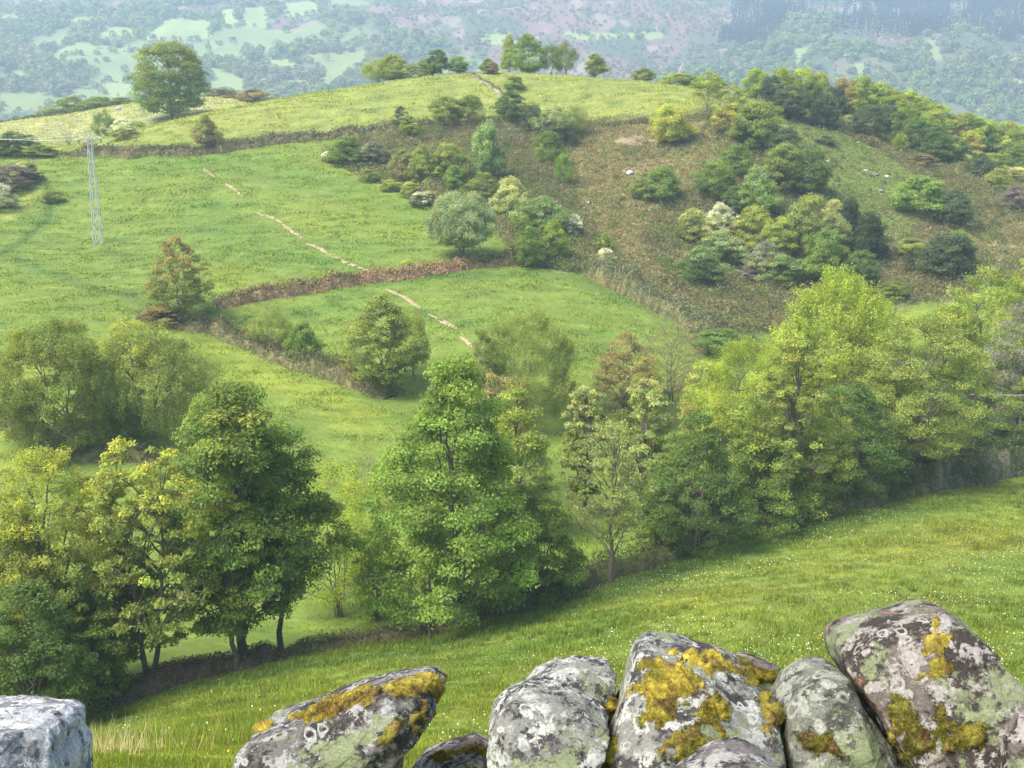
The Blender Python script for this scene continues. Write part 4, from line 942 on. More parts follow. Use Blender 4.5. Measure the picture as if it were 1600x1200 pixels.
def frustum_points(rng, n, y0, y1, power, margin=1.12):
    y = y0 * (y1 / y0) ** rng.uniform(0, 1, n) if power is None else (rng.uniform(y0 ** power, y1 ** power, n)) ** (1 / power)
    x = rng.uniform(-1, 1, n) * (.47 * margin * y + 2.5); return x, y
def meadow_grass():
    rng = np.random.default_rng(301)
    x, y = frustum_points(rng, 900000, 10, 104, .55)
    k = meadow_side(x, y) > -.4; k &= fbm2(x / .8, y / .8, 303, 3) + rng.normal(0, .07, len(x)) > .33; x, y = x[k], y[k]
    n2 = fbm2(x / 2.2, y / 1.8, 305, 3); h = (.055 + .07 * sstep(.45, .7, n2)) * (1 + y / 120); w = .010 + y * .00042
    grass_field('meadow_grass', x, y, h, w, 302, 'lush spring grass of the steep near meadow')
    # tussocks: taller brighter tufts
    x, y = frustum_points(rng, 5200, 10, 100, .8); k = (meadow_side(x, y) > .5) & (fbm2(x / 6, y / 5, 311, 3) > .47); x, y = x[k], y[k]
    m = 26; X = np.repeat(x, m) + rng.normal(0, .16, len(x) * m); Y = np.repeat(y, m) + rng.normal(0, .16, len(x) * m)
    grass_field('meadow_tussocks', X, Y, .34 + 0 * X, .014 + Y * .0003, 312, 'taller grass tufts in the near meadow')
    # flowers
    n = 60000; x, y = frustum_points(rng, n, 12, 100, .7)
    dens = sstep(.42, .62, fbm2(x / 7, y / 5, 321, 4)) * sstep(-4, 16, x + .05 * y) + .015
    k = (rng.uniform(size=n) < dens * .6) & (meadow_side(x, y) > 1.5); x, y = x[k], y[k]; n = len(x)
    P = np.stack([x, y, H(x, y) + rng.uniform(.16, .4, n)], 1)
    V, F = leaves(rng, P, np.tile(np.array([0, -.5, .9]), (n, 1)), .035 + .05 * (y[:, None] / 100).mean(), 1.0)
    cc = np.where((rng.uniform(size=n) < .72)[:, None], np.array([.78,.80,.62]), np.array([.72,.62,.10]))
    o = mesh_obj('meadow_flowers', V, F, M_GRASS, C=np.repeat(cc, 4, 0)); tag(o, 'small white and yellow flowers sprinkled over the near meadow', None, kind='stuff')
meadow_grass()
def dry_stalks():
    rng = np.random.default_rng(331); n = 420
    P = gpt(165, 1175); x = P[0] + rng.normal(0, 1.0, n); y = P[1] + rng.normal(0, .8, n)
    V, F = blades(rng, x, y, rng.uniform(.3, .85, n), rng.uniform(.005, .012, n), .5)
    o = mesh_obj('dry_grass', V, F, M_GRASS, C=np.tile([.55, .48, .28], (len(V), 1))); tag(o, 'tan dry grass stalks beside the pale corner rock', None, kind='stuff')
dry_stalks()
def hill_grass():
    rng = np.random.default_rng(341)
    x, y = frustum_points(rng, 620000, 64, 305, 1.0)
    k = (meadow_side(x, y) < -1.5) & ~inside(SCRUB, x, y); n1 = fbm2(x / 2.4, y / 1.3, 343, 3); k &= n1 + rng.normal(0, .07, len(x)) > .40; x, y, n1 = x[k], y[k], n1[k]
    h = (.08 + .16 * sstep(.5, .7, n1)) * (.6 + y / 330); w = .03 + y * .0005
    grass_field('hill_grass', x, y, h, w, 342, 'uneven tufted grass of the hillside pastures', 1.25)
hill_grass()

# worn bare track down the hillside: ragged patches of pale soil laid on the ground
def dirt_track():
    rng = np.random.default_rng(351); Vs, Fs, Cs, off = [], [], [], 0
    segs = [[(318,264),(336,276)],[(350,286),(364,294),(380,308)],[(400,332),(425,340),(442,349)],[(440,349),(458,362),(472,373)],[(474,380),(500,388),(515,398)],[(515,398),(545,412),(580,424),(594,434)],[(604,452),(632,464),(658,482)],[(670,491),(690,500),(716,515)],[(715,524),(728,532),(742,545)],[(745,550),(760,566),(778,580)]]
    for s in segs:
        X, Y = line_pts(s, .22); n = len(X)
        if n < 3: continue
        T = np.stack([np.gradient(X), np.gradient(Y)], 1); T /= np.linalg.norm(T, axis=1)[:, None]; Nn = np.stack([-T[:, 1], T[:, 0]], 1)
        tt = np.linspace(0, 1, n); wd = .36 * np.sin(math.pi * np.clip(tt, .03, .97)) ** .5
        for side in (0,):
            L = wd * (.25 + 1.5 * fbm2(tt * n / 5, np.zeros(n) + Y[0], 353, 4)); Rr = wd * (.25 + 1.5 * fbm2(tt * n / 5, np.zeros(n) + Y[0] + 50, 355, 4))
            cols_ = np.linspace(-1, 1, 7); ring = []
            for c in cols_:
                o_ = np.where(c < 0, c * L, c * Rr); xx = X + Nn[:, 0] * o_; yy = Y + Nn[:, 1] * o_
                ring.append(np.stack([xx, yy, H(xx, yy) + (.06 if abs(c) < .9 else -.05)], 1))
            V = np.stack(ring, 1); i = np.arange(n * 7).reshape(n, 7)
            F = np.stack([i[:-1, :-1].ravel(), i[1:, :-1].ravel(), i[1:, 1:].ravel(), i[:-1, 1:].ravel()], 1) + off
            off += n * 7; Vs.append(V.reshape(-1, 3)); Fs.append(F); Cs.append(np.array([.35, .28, .17]) * rng.uniform(.6, 1.15, (n * 7, 1)))
    allv = np.concatenate(Vs); allf = np.concatenate(Fs); cen = allv[allf].mean(1)
    kf = fbm2(cen[:, 0] / .5, cen[:, 1] / .5, 357, 3) > .33; allf = allf[kf]
    o = mesh_obj('dirt_path', allv, allf, M_GROUND, C=np.concatenate(Cs), smooth=True); tag(o, 'bare tan soil track broken down the pasture', None, kind='structure')
dirt_track()

# ---------------------------------------------------------------- boulders of the wall in front of the camera
def rock_mat(name, base, dark, pale, moss, blotch=9.0, warm=None):
    t = NT(name); tx = t.n('ShaderNodeTexCoord').outputs['Object']
    def noise(sc, det=8, ro=.62, off=0.0, dist=0.0):
        m = t.n('ShaderNodeMapping'); m.inputs['Location'].default_value = (off, off * 1.7, -off); t.l(tx, m.inputs[0])
        n = t.n('ShaderNodeTexNoise'); n.inputs['Scale'].default_value = sc; n.inputs['Detail'].default_value = det; n.inputs['Roughness'].default_value = ro; n.inputs['Distortion'].default_value = dist
        t.l(m.outputs[0], n.inputs['Vector']); return n.outputs['Fac']
    def ramp(f, a, b):
        r = t.n('ShaderNodeMapRange'); r.interpolation_type = 'SMOOTHSTEP'; r.inputs['From Min'].default_value = a; r.inputs['From Max'].default_value = b; t.l(f, r.inputs['Value']); return r.outputs['Result']
    c = mixc(t, 'MIX', base, dark, ramp(noise(7, 9, .7, 1), .47, .54))
    c = mixc(t, 'MIX', c, tuple(v * .6 for v in dark), ramp(noise(24, 8, .75, 9), .53, .60))
    # pale crusty lichen in patches with crisp edges, and ringed spots
    c = mixc(t, 'MIX', c, pale, ramp(noise(16, 10, .8, 3), .52, .55))
    v = t.n('ShaderNodeTexVoronoi'); v.inputs['Scale'].default_value = blotch * 2.8; v.inputs['Randomness'].default_value = 1
    wv = t.n('ShaderNodeVectorMath', operation='ADD'); nn = t.n('ShaderNodeTexNoise'); nn.inputs['Scale'].default_value = 14; t.l(tx, nn.inputs['Vector'])
    sc = t.n('ShaderNodeVectorMath', operation='SCALE'); sc.inputs['Scale'].default_value = .07; t.l(nn.outputs['Color'], sc.inputs[0]); t.l(tx, wv.inputs[0]); t.l(sc.outputs[0], wv.inputs[1]); t.l(wv.outputs[0], v.inputs['Vector'])
    inn = ramp(v.outputs['Distance'], .40, .33); core = ramp(v.outputs['Distance'], .16, .25)
    mm = t.n('ShaderNodeMath', operation='MULTIPLY'); t.l(inn, mm.inputs[0]); t.l(core, mm.inputs[1])
    m2 = t.n('ShaderNodeMath', operation='MULTIPLY'); t.l(mm.outputs[0], m2.inputs[0]); t.l(ramp(noise(4, 3, .5, 12), .50, .60), m2.inputs[1])
    c = mixc(t, 'MIX', c, tuple(min(1, v_ * 1.08) for v_ in pale), m2.outputs[0])
    if name != 'rock_white': c = mixc(t, 'MIX', c, (.21, .24, .13), ramp(noise(6, 8, .75, 21), .54, .60))
    if warm: c = mixc(t, 'MIX', c, warm, ramp(noise(3.4, 7, .7, 31), .58, .66))
    fine = t.n('ShaderNodeMapRange'); fine.inputs['From Min'].default_value = .3; fine.inputs['From Max'].default_value = .7; fine.inputs['To Min'].default_value = .6; fine.inputs['To Max'].default_value = 1.4
    t.l(noise(120, 6, .75, 5), fine.inputs['Value']); c = mixc(t, 'MULTIPLY', c, fine.outputs['Result'])
    p = t.n('ShaderNodeBsdfPrincipled'); p.inputs['Roughness'].default_value = .88; p.inputs['Specular IOR Level'].default_value = .25; t.l(c, p.inputs['Base Color'])
    b1 = t.n('ShaderNodeBump'); b1.inputs['Distance'].default_value = .018; b1.inputs['Strength'].default_value = .9; t.l(noise(30, 12, .72, 2), b1.inputs['Height'])
    b2 = t.n('ShaderNodeBump'); b2.inputs['Distance'].default_value = .005; b2.inputs['Strength'].default_value = .9; t.l(noise(150, 8, .7, 7), b2.inputs['Height']); t.l(b1.outputs[0], b2.inputs['Normal']); t.l(b2.outputs[0], p.inputs['Normal'])
    t.l(p.outputs[0], t.out.inputs['Surface']); return t.m
R_WHITE = rock_mat('rock_white', (.42,.43,.44), (.20,.20,.21), (.60,.61,.60), None)
R_GREY = rock_mat('rock_lichen', (.15,.14,.13), (.045,.04,.038), (.34,.34,.32), None)
R_PALE = rock_mat('rock_pale_lichen', (.22,.225,.20), (.055,.05,.05), (.42,.43,.39), None)
R_GREEN = rock_mat('rock_green_grey', (.17,.18,.145), (.07,.07,.055), (.31,.33,.27), None, 6)
R_BROWN = rock_mat('rock_brown', (.145,.125,.108), (.045,.037,.032), (.33,.31,.28), None, 8, (.30,.16,.09))
M_MOSS = vcol_mat('moss', 0.95, 60.0, 0.45, 0.004, 90.0, spec=0.05)
def ico(sub):
    import bmesh
    bm = bmesh.new(); bmesh.ops.create_icosphere(bm, subdivisions=sub, radius=1.0)
    V = np.array([v.co[:] for v in bm.verts]); F = np.array([[v.index for v in f.verts] for f in bm.faces]); bm.free(); return V, F
ICO_V, ICO_F = ico(7)
ICO_V /= np.linalg.norm(ICO_V, axis=1)[:, None]
def rock(name, poly, D, thick, mat, label, facets=(), seed=1, rough=1.0, moss=(), p=3.0, cen=None, group=None):
    """silhouette traced from the photo, rounded through its thickness, cut by planar faces, then weathered"""
    rng = np.random.default_rng(seed)
    poly = np.array(poly, float); c = np.array(cen, float) if cen else poly.mean(0)
    Cw = unproj(c[0], c[1], D); zc = Cw @ F_; m = zc / FPX
    d = np.roll(poly, -1, 0) - poly
    pts = np.concatenate([poly + d * t for t in np.linspace(0, 1, 12, endpoint=False)]); q = (pts - c) * np.array([1, -1]) * m
    an = np.arctan2(q[:, 1], q[:, 0]); rr = np.hypot(q[:, 0], q[:, 1]); o = np.argsort(an); an, rr = an[o], rr[o]
    u = ICO_V; a = np.arctan2(u[:, 1], u[:, 0]); s = np.hypot(u[:, 0], u[:, 1]) + 1e-6; w = u[:, 2]      # local x right, y up, z towards the camera
    Rs = np.interp(a, np.r_[an - 2 * math.pi, an, an + 2 * math.pi], np.r_[rr, rr, rr])
    Rs = Rs * (1 - .54 * thick / D) - .004; p = 7.0
    r = 1 / ((s / Rs) ** p + (np.abs(w) / thick) ** p) ** (1 / p)
    for nx, ny, nz, dist in facets:
        n = np.array([nx, ny, nz], float); n /= np.linalg.norm(n); dn = u @ n; rp = np.where(dn > .05, dist / np.maximum(dn, .05), 9)
        k = .0035; dist = dist * .92; rp = np.where(dn > .05, dist / np.maximum(dn, .05), 9); r = -k * np.log(np.exp(-r / k) + np.exp(-rp / k))
    for _i in range(20):                                   # small chipped planes
        n = rng.normal(size=3); n[2] = abs(n[2]) * .8 + (.55 if _i < 9 else 0); n /= np.linalg.norm(n); i = np.argmax(u @ n); dn = u @ n
        dist = (r * dn).max() * (rng.uniform(.72, .88) if _i < 9 else rng.uniform(.90, .98)); rp = np.where(dn > .05, dist / np.maximum(dn, .05), 9)
        k = .0015; r = -k * np.log(np.exp(-r / k) + np.exp(-rp / k))
    P = u * r[:, None]
    pw = P + .04 * np.stack([noise3(P * 9, seed), noise3(P * 9 + 7, seed), noise3(P * 9 - 7, seed)], 1)
    rid = 1 - np.abs(2 * fbm3(pw * np.array([5, 7, 5]), seed + 3, 4) - 1)
    dsp = (fbm3(P * 4, seed + 1, 3) - .5) * .018 + (rid - .8) * .014 + (fbm3(P * 18, seed + 2, 6) - .5) * .020 + (np.round(fbm3(P * 7, seed + 40, 3) * 9) / 9 - .5) * .03
    crk = np.abs(fbm3(pw * np.array([3, 6, 3]) + 4, seed + 6, 4) - .5); dsp = dsp - .003 * (1 - sstep(0, .018, crk))
    r2 = r + dsp * rough; P = u * r2[:, None]
    W = Cw + P[:, :1] * R_ + P[:, 1:2] * U_ - P[:, 2:3] * F_
    root = mesh_obj(name, W - Cw, ICO_F, mat, smooth=True); root.location = tuple(Cw); tag(root, label, 'rock', group)
    if moss:
        X, Y = proj(W); wgt = np.zeros(len(W)); tone = np.zeros(len(W))
        jx = (fbm3(P * 34, seed + 20, 5) - .5) * 3.8 + .05; 
        for mx, my, ax, ay, ang, tn in moss:
            ca, sa = math.cos(math.radians(ang)), math.sin(math.radians(ang))
            ex = ((X - mx) * ca + (Y - my) * sa) / ax; ey = (-(X - mx) * sa + (Y - my) * ca) / ay
            g_ = 1 - np.hypot(ex, ey) + jx * .85; tone = np.where(g_ > wgt, tn, tone); wgt = np.maximum(wgt, g_)
        wgt = np.where(P[:, 2] > -thick * .8, wgt, 0)
        lump = fbm3(P * 38, seed + 30, 3); lump2 = fbm3(P * 130, seed + 31, 2)
        hgt = sstep(0, .8, wgt) * (.004 + .014 * sstep(.35, .65, lump) + .006 * (lump2 - .5))
        tn = tone + (fbm3(P * 14, seed + 33, 3) - .5) * 1.6
        cc = lerp(np.array([.10, .095, .02]), np.array([.27, .22, .035]), np.clip(tn, 0, 1)[:, None]); cc = lerp(cc, np.array([.10, .06, .03]), sstep(.52, .68, fbm3(P * 30, seed + 35, 3))[:, None] * .75)
        cc = cc * (.45 + 1.1 * lump)[:, None]
        Pm = u * (r2 + hgt - .001)[:, None]; Wm = (Pm[:, :1] * R_ + Pm[:, 1:2] * U_ - Pm[:, 2:3] * F_)
        fk = ICO_F[(wgt > .02)[ICO_F].all(1)]; lab = np.arange(len(P))
        for _ in range(400):                                # each connected cushion becomes a part of its own
            m_ = lab[fk].min(1); new = lab.copy()
            for c_ in range(3): np.minimum.at(new, fk[:, c_], m_)
            new = new[new]
            if (new == lab).all(): break
            lab = new
        fl = lab[fk[:, 0]]; ids, cnt = np.unique(fl, return_counts=True)
        for cid in ids[cnt > 500]:
            ff = fk[fl == cid]; used = np.unique(ff); remap = -np.ones(len(P), int); remap[used] = np.arange(len(used))
            mo = mesh_obj('moss', Wm[used], remap[ff], M_MOSS, root, cc[used], True)
            n = min(20000, len(used) * 2); i = rng.choice(used, n); nr = u[i] + rng.normal(0, .55, (n, 3)); nr /= np.linalg.norm(nr, axis=1)[:, None]
            b0 = Pm[i] + rng.normal(0, .0015, (n, 3)); L = rng.uniform(.003, .007, n)[:, None]; sd = np.cross(nr, rng.normal(size=(n, 3))); sd /= np.linalg.norm(sd, axis=1)[:, None] + 1e-9
            T = np.stack([b0 - sd * .0011, b0 + sd * .0011, b0 + nr * L], 1).reshape(-1, 3); T = T[:, :1] * R_ + T[:, 1:2] * U_ - T[:, 2:3] * F_
            mesh_obj('moss_fuzz', T, np.arange(n * 3).reshape(n, 3), M_GRASS, mo, np.repeat(np.clip(cc[i] * rng.uniform(.8, 1.5, (n, 1)), 0, 1), 3, 0))
    return root
RG = 'boulders of the wall in front'
rock('boulder', [(-110,1116),(0,1114),(30,1117),(72,1120),(88,1132),(94,1145),(94,1170),(104,1190),(110,1330),(-110,1330)], 2.35, .22, R_WHITE, 'bright whitish grey boulder alone at the lower corner', facets=[(-.2,1,.7,.17),(.3,.1,1,.17),(1,.3,.8,.16)], seed=2, group=RG)
rock('boulder', [(366,1195),(374,1160),(395,1143),(440,1130),(490,1110),(560,1082),(630,1063),(686,1060),(704,1075),(698,1100),(672,1138),(640,1172),(628,1215),(600,1330),(380,1330)], 2.45, .26, R_GREY, 'slanting dark slab boulder with a yellow mossy top ridge', facets=[(-.15,.25,1,.17),(-.42,1,.15,.155),(.9,-.35,.9,.20)], seed=3, cen=(520,1190), p=4,
     moss=[(560,1092,90,13,-18,.9),(640,1072,62,15,-8,1.0),(690,1082,16,20,60,.9),(500,1112,30,6,-20,.9),(415,1135,22,5,-20,.9),(655,1118,24,16,-40,.15),(610,1145,20,10,-60,.1)], group=RG)
rock('boulder', [(640,1212),(660,1190),(700,1176),(740,1168),(765,1175),(775,1330),(640,1330)], 2.7, .16, R_BROWN, 'low brown boulder peeping up between slab and pale boulders', seed=4, moss=[(735,1175,26,9,-10,.9),(690,1185,18,6,0,.5)], group=RG)
rock('boulder', [(815,1085),(835,1058),(868,1043),(900,1036),(955,1042),(968,1062),(968,1090),(962,1130),(900,1160),(840,1140)], 2.62, .15, R_PALE, 'flat pale lichened boulder behind a bigger pale boulder', facets=[(0,1,.9,.08),(.1,.1,1,.12)], seed=5, p=4, moss=[(945,1108,20,14,0,.6)], group=RG)
rock('boulder', [(754,1150),(762,1125),(790,1095),(818,1080),(870,1086),(920,1102),(955,1118),(962,1140),(945,1185),(935,1330),(768,1330),(756,1200)], 2.35, .24, R_PALE, 'pale green-grey lichened boulder next to the moss-covered one', facets=[(.1,1,.9,.13),(-.2,.0,1,.17),(-1,.2,.6,.125)], seed=6, p=4, cen=(855,1190), group=RG)
rock('boulder', [(1100,1050),(1130,1030),(1180,1036),(1222,1046),(1238,1062),(1250,1095),(1235,1200),(1150,1200),(1100,1120)], 2.75, .15, R_BROWN, 'brown boulder mostly hidden behind the big mossy boulder', seed=7, moss=[(1190,1058,30,12,10,.2),(1150,1035,24,8,10,.4)], group=RG)
rock('boulder', [(922,1225),(932,1185),(958,1130),(972,1090),(984,1050),(998,1020),(1030,1002),(1065,1002),(1105,1016),(1150,1024),(1188,1052),(1214,1090),(1230,1130),(1224,1170),(1212,1220),(1205,1330),(930,1330)], 2.4, .28, R_PALE, 'big pointed boulder thickly covered with golden moss', facets=[(-.5,.7,.9,.225),(-.3,-.1,1,.20),(.6,.4,1,.20),(.8,.9,.3,.21)], seed=8, p=3.2, cen=(1075,1180),
     moss=[(1052,1075,52,42,20,.75),(1080,1030,62,13,12,1.0),(1105,1110,34,34,60,.7),(1070,1170,24,80,18,.55),(1018,1060,26,26,0,.45),(1150,1045,34,11,25,.9),(1168,1070,14,11,0,.5),(945,1175,14,34,15,.6),(1040,1110,36,22,0,.3),(1120,1090,26,18,-50,.3),(1208,1125,18,24,0,.6),(1195,1090,9,8,0,.7),(1110,1185,60,8,-22,.15)], group=RG)
rock('boulder', [(1050,1225),(1078,1200),(1120,1178),(1168,1168),(1198,1186),(1212,1220),(1210,1330),(1050,1330)], 2.15, .12, R_GREY, 'small rounded grey boulder below the mossy one', seed=9, rough=.7, group=RG)
rock('boulder', [(1218,1150),(1226,1105),(1246,1070),(1278,1048),(1312,1044),(1332,1056),(1352,1105),(1392,1160),(1425,1215),(1440,1330),(1232,1330),(1222,1200)], 2.42, .24, R_GREEN, 'smooth wedge-shaped green-grey boulder with a ridge', facets=[(-.45,.45,.9,.145),(.75,.0,.9,.15),(-.2,-.5,1,.17),(0,1,.4,.235)], seed=10, p=4, cen=(1310,1190), rough=.55,
     moss=[(1285,1165,36,18,30,-.1),(1370,1190,20,14,0,-.2)], group=RG)
rock('boulder', [(1318,1025),(1325,998),(1348,982),(1400,966),(1450,955),(1484,949),(1508,955),(1532,975),(1552,1010),(1580,1048),(1600,1082),(1625,1130),(1640,1330),(1440,1330),(1405,1200),(1372,1130),(1336,1070),(1322,1048)], 2.4, .32, R_BROWN, 'largest brownish boulder tilted at the right end of the wall', facets=[(-.45,.75,1,.225),(.55,.35,1,.26),(-.5,-.5,1,.24),(.9,.5,.5,.26)], seed=11, p=3.4, cen=(1480,1140),
     moss=[(1455,1012,32,15,-28,1.0),(1380,1042,9,12,0,.8),(1350,1030,8,34,12,.5),(1398,1008,9,8,0,.8),(1402,1095,20,30,-20,.35),(1415,1130,24,20,0,.3),(1440,1150,34,36,0,.0),(1500,1160,40,30,20,.0),(1462,974,9,7,0,.6),(1435,1062,20,8,-30,.3),(1475,1040,22,18,0,.2)], group=RG)
rock('boulder', [(1560,1150),(1590,1118),(1630,1100),(1700,1110),(1720,1330),(1540,1330)], 2.2, .2, R_BROWN, 'dark reddish boulder squeezed against the frame corner', seed=12, facets=[(-.3,.6,1,.12)], group=RG)
# lower course that carries them
rock('boulder', [(1180,1250),(1260,1235),(1420,1240),(1470,1270),(1470,1420),(1180,1420)], 2.5, .22, R_BROWN, 'dark boulder low in the gap under the wedge-shaped one', seed=13, group=RG)

def outcrop(px, py, w, label, seed):
    P = gpt(px, py); z = P @ F_; s = w * z / FPX
    V, F = ICO_V[:642], None
    import bmesh
    bm = bmesh.new(); bmesh.ops.create_icosphere(bm, subdivisions=4, radius=1.0); V = np.array([v.co[:] for v in bm.verts]); F = np.array([[v.index for v in f.verts] for f in bm.faces]); bm.free()
    rng = np.random.default_rng(seed); r = np.ones(len(V))
    for _ in range(12):
        n = rng.normal(size=3); n /= np.linalg.norm(n); dn = V @ n; r = np.minimum(r, np.where(dn > .1, rng.uniform(.55, .85) / np.maximum(dn, .1), 9))
    V = V * (r + (fbm3(V * 2, seed, 3) - .5) * .3)[:, None] * np.array([s * .5, s * .4, s * .34])
    o = mesh_obj('rock', V, F, R_WHITE if seed % 3 else R_PALE, smooth=False); o.location = (P[0], P[1], P[2] + s * .08); tag(o, label, 'rock', 'rocks poking out of the scrub slope')
for k, (px, py, w, lb) in enumerate([(985,272,14,'pale rock showing in the middle of the bracken slope'),(1368,274,14,'whitest rock of the outcrop on the stony slope'),(1386,277,10,'small pale rock right beside the whitest rock'),
    (1352,268,9,'tiny grey rock just above the whitest rock'),(1376,300,12,'grey rock below the stony outcrop'),(1292,253,8,'lone pale rock on the upper stony slope'),(1340,224,8,'tiny pale rock near the ridge wood edge'),
    (932,326,10,'pale rock among heather left of the bracken'),(920,318,9,'dark-edged small rock beside the pale heather rock'),(72,315,9,'white stone by the tiny pasture bush'),(86,318,7,'second smaller white stone by the tiny pasture bush'),(185,171,14,'pale stone on the skyline of the hump field')]):
    outcrop(px, py, w, lb, 500 + k)

# ---------------------------------------------------------------- pylon, pole and wires
M_STEEL = vcol_mat('galvanised_steel', 0.5, 2.0, 0.15, spec=0.5)
M_WOOD = vcol_mat('pole_wood', 0.85, 4.0, 0.35)
def tube_obj(name, paths, r, mat, parent, c, sides=4):
    V, F = tubes(paths, [np.full(len(p), r) for p in paths], sides); return mesh_obj(name, V, F, mat, parent, np.tile(c, (len(V), 1)), False)
def pylon():
    P = gpt(154, 381); Ht = height_for(P, 212); root = empty('lattice_pylon', P); tag(root, 'slender pale steel lattice pylon standing in the left pasture', 'pylon')
    c = np.array([.45, .47, .45]); b, t = .62, .30
    def corner(k, f): s = lerp(b, t, f); a = math.pi / 4 + k * math.pi / 2; return np.array([math.cos(a) * s * 1.2, math.sin(a) * s * 1.2, Ht * f - .2])
    for k in range(4): tube_obj('leg', [np.array([corner(k, 0), corner(k, .5), corner(k, 1)])], .06, M_STEEL, root, c)
    br = []
    n = 11
    for k in range(4):
        for i in range(n):
            f0, f1 = i / n, (i + 1) / n
            br.append(np.array([corner((k + (i % 2)) % 4, f0), corner((k + 1 - (i % 2)) % 4, f1)]))
    tube_obj('bracing', br, .036, M_STEEL, root, c * .95)
    tube_obj('crossarm', [np.array([(-1.3, -.6, Ht - .5), (1.3, .6, Ht - .5)]), np.array([(-1.3, -.6, Ht - .5), (0, 0, Ht + .3), (1.3, .6, Ht - .5)])], .06, M_STEEL, root, c)
    for q in ((-1.3, -.6), (1.3, .6), (0, 0)): tube_obj('insulator', [np.array([(q[0], q[1], Ht - .5), (q[0], q[1], Ht - 1.0)])], .09, M_WOOD, root, np.array([.16, .12, .10]), 8)
    return [P + np.array(q) for q in ((-1.3, -.6, Ht - .5), (1.3, .6, Ht - .5), (0, 0, Ht + .3))]
tops = pylon()
def pole():
    P = solve(1512, None, 95.5); Ht = height_for(P, 592); root = empty('utility_pole', P); tag(root, 'dark wooden utility pole in front of the grey-white tree', 'utility pole')
    V, F = tubes([np.array([(0, 0, -.3), (0, 0, Ht * .5), (0, 0, Ht)])], [np.array([.17, .15, .12])], 10); mesh_obj('post', V, F, M_WOOD, root, np.tile([.12, .095, .075], (len(V), 1)), True)
    tube_obj('crossarm', [np.array([(-.6, 0, Ht - 1.4), (.9, 0, Ht - 1.4)])], .07, M_WOOD, root, np.array([.3, .28, .26]))
    tube_obj('marker_plate', [np.array([(0, -.17, Ht * .44), (0, -.17, Ht * .44 + .45)])], .09, M_STEEL, root, np.array([.45, .42, .36]))
    return P + np.array([0, 0, Ht])
ptop = pole()
def wire(a, b, sag, r, label, c=(.10, .10, .10)):
    t = np.linspace(0, 1, 40)[:, None]; P = a * (1 - t) + b * t - np.array([0, 0, 1]) * (4 * sag * t * (1 - t))
    o = tube_obj('wire', [P], r, M_WOOD, None, np.array(c)); tag(o, label, 'power line')
wire(ptop - np.array([0, 0, 1.4]), unproj(360, 950, 52), 1.6, .013, 'dark wire sagging from the utility pole across the front trees')
wire(ptop + np.array([.8, 0, -1.4]), unproj(1900, 600, 100), .4, .02, 'pale wire leaving the utility pole towards the frame edge', (.5, .5, .5))
wire(tops[0], unproj(-400, 120, 150), 2.5, .022, 'upper pale wire leaving the lattice pylon', (.7, .7, .7))
wire(tops[2], unproj(-420, 150, 140), 2.5, .022, 'lower pale wire leaving the lattice pylon', (.7, .7, .7))

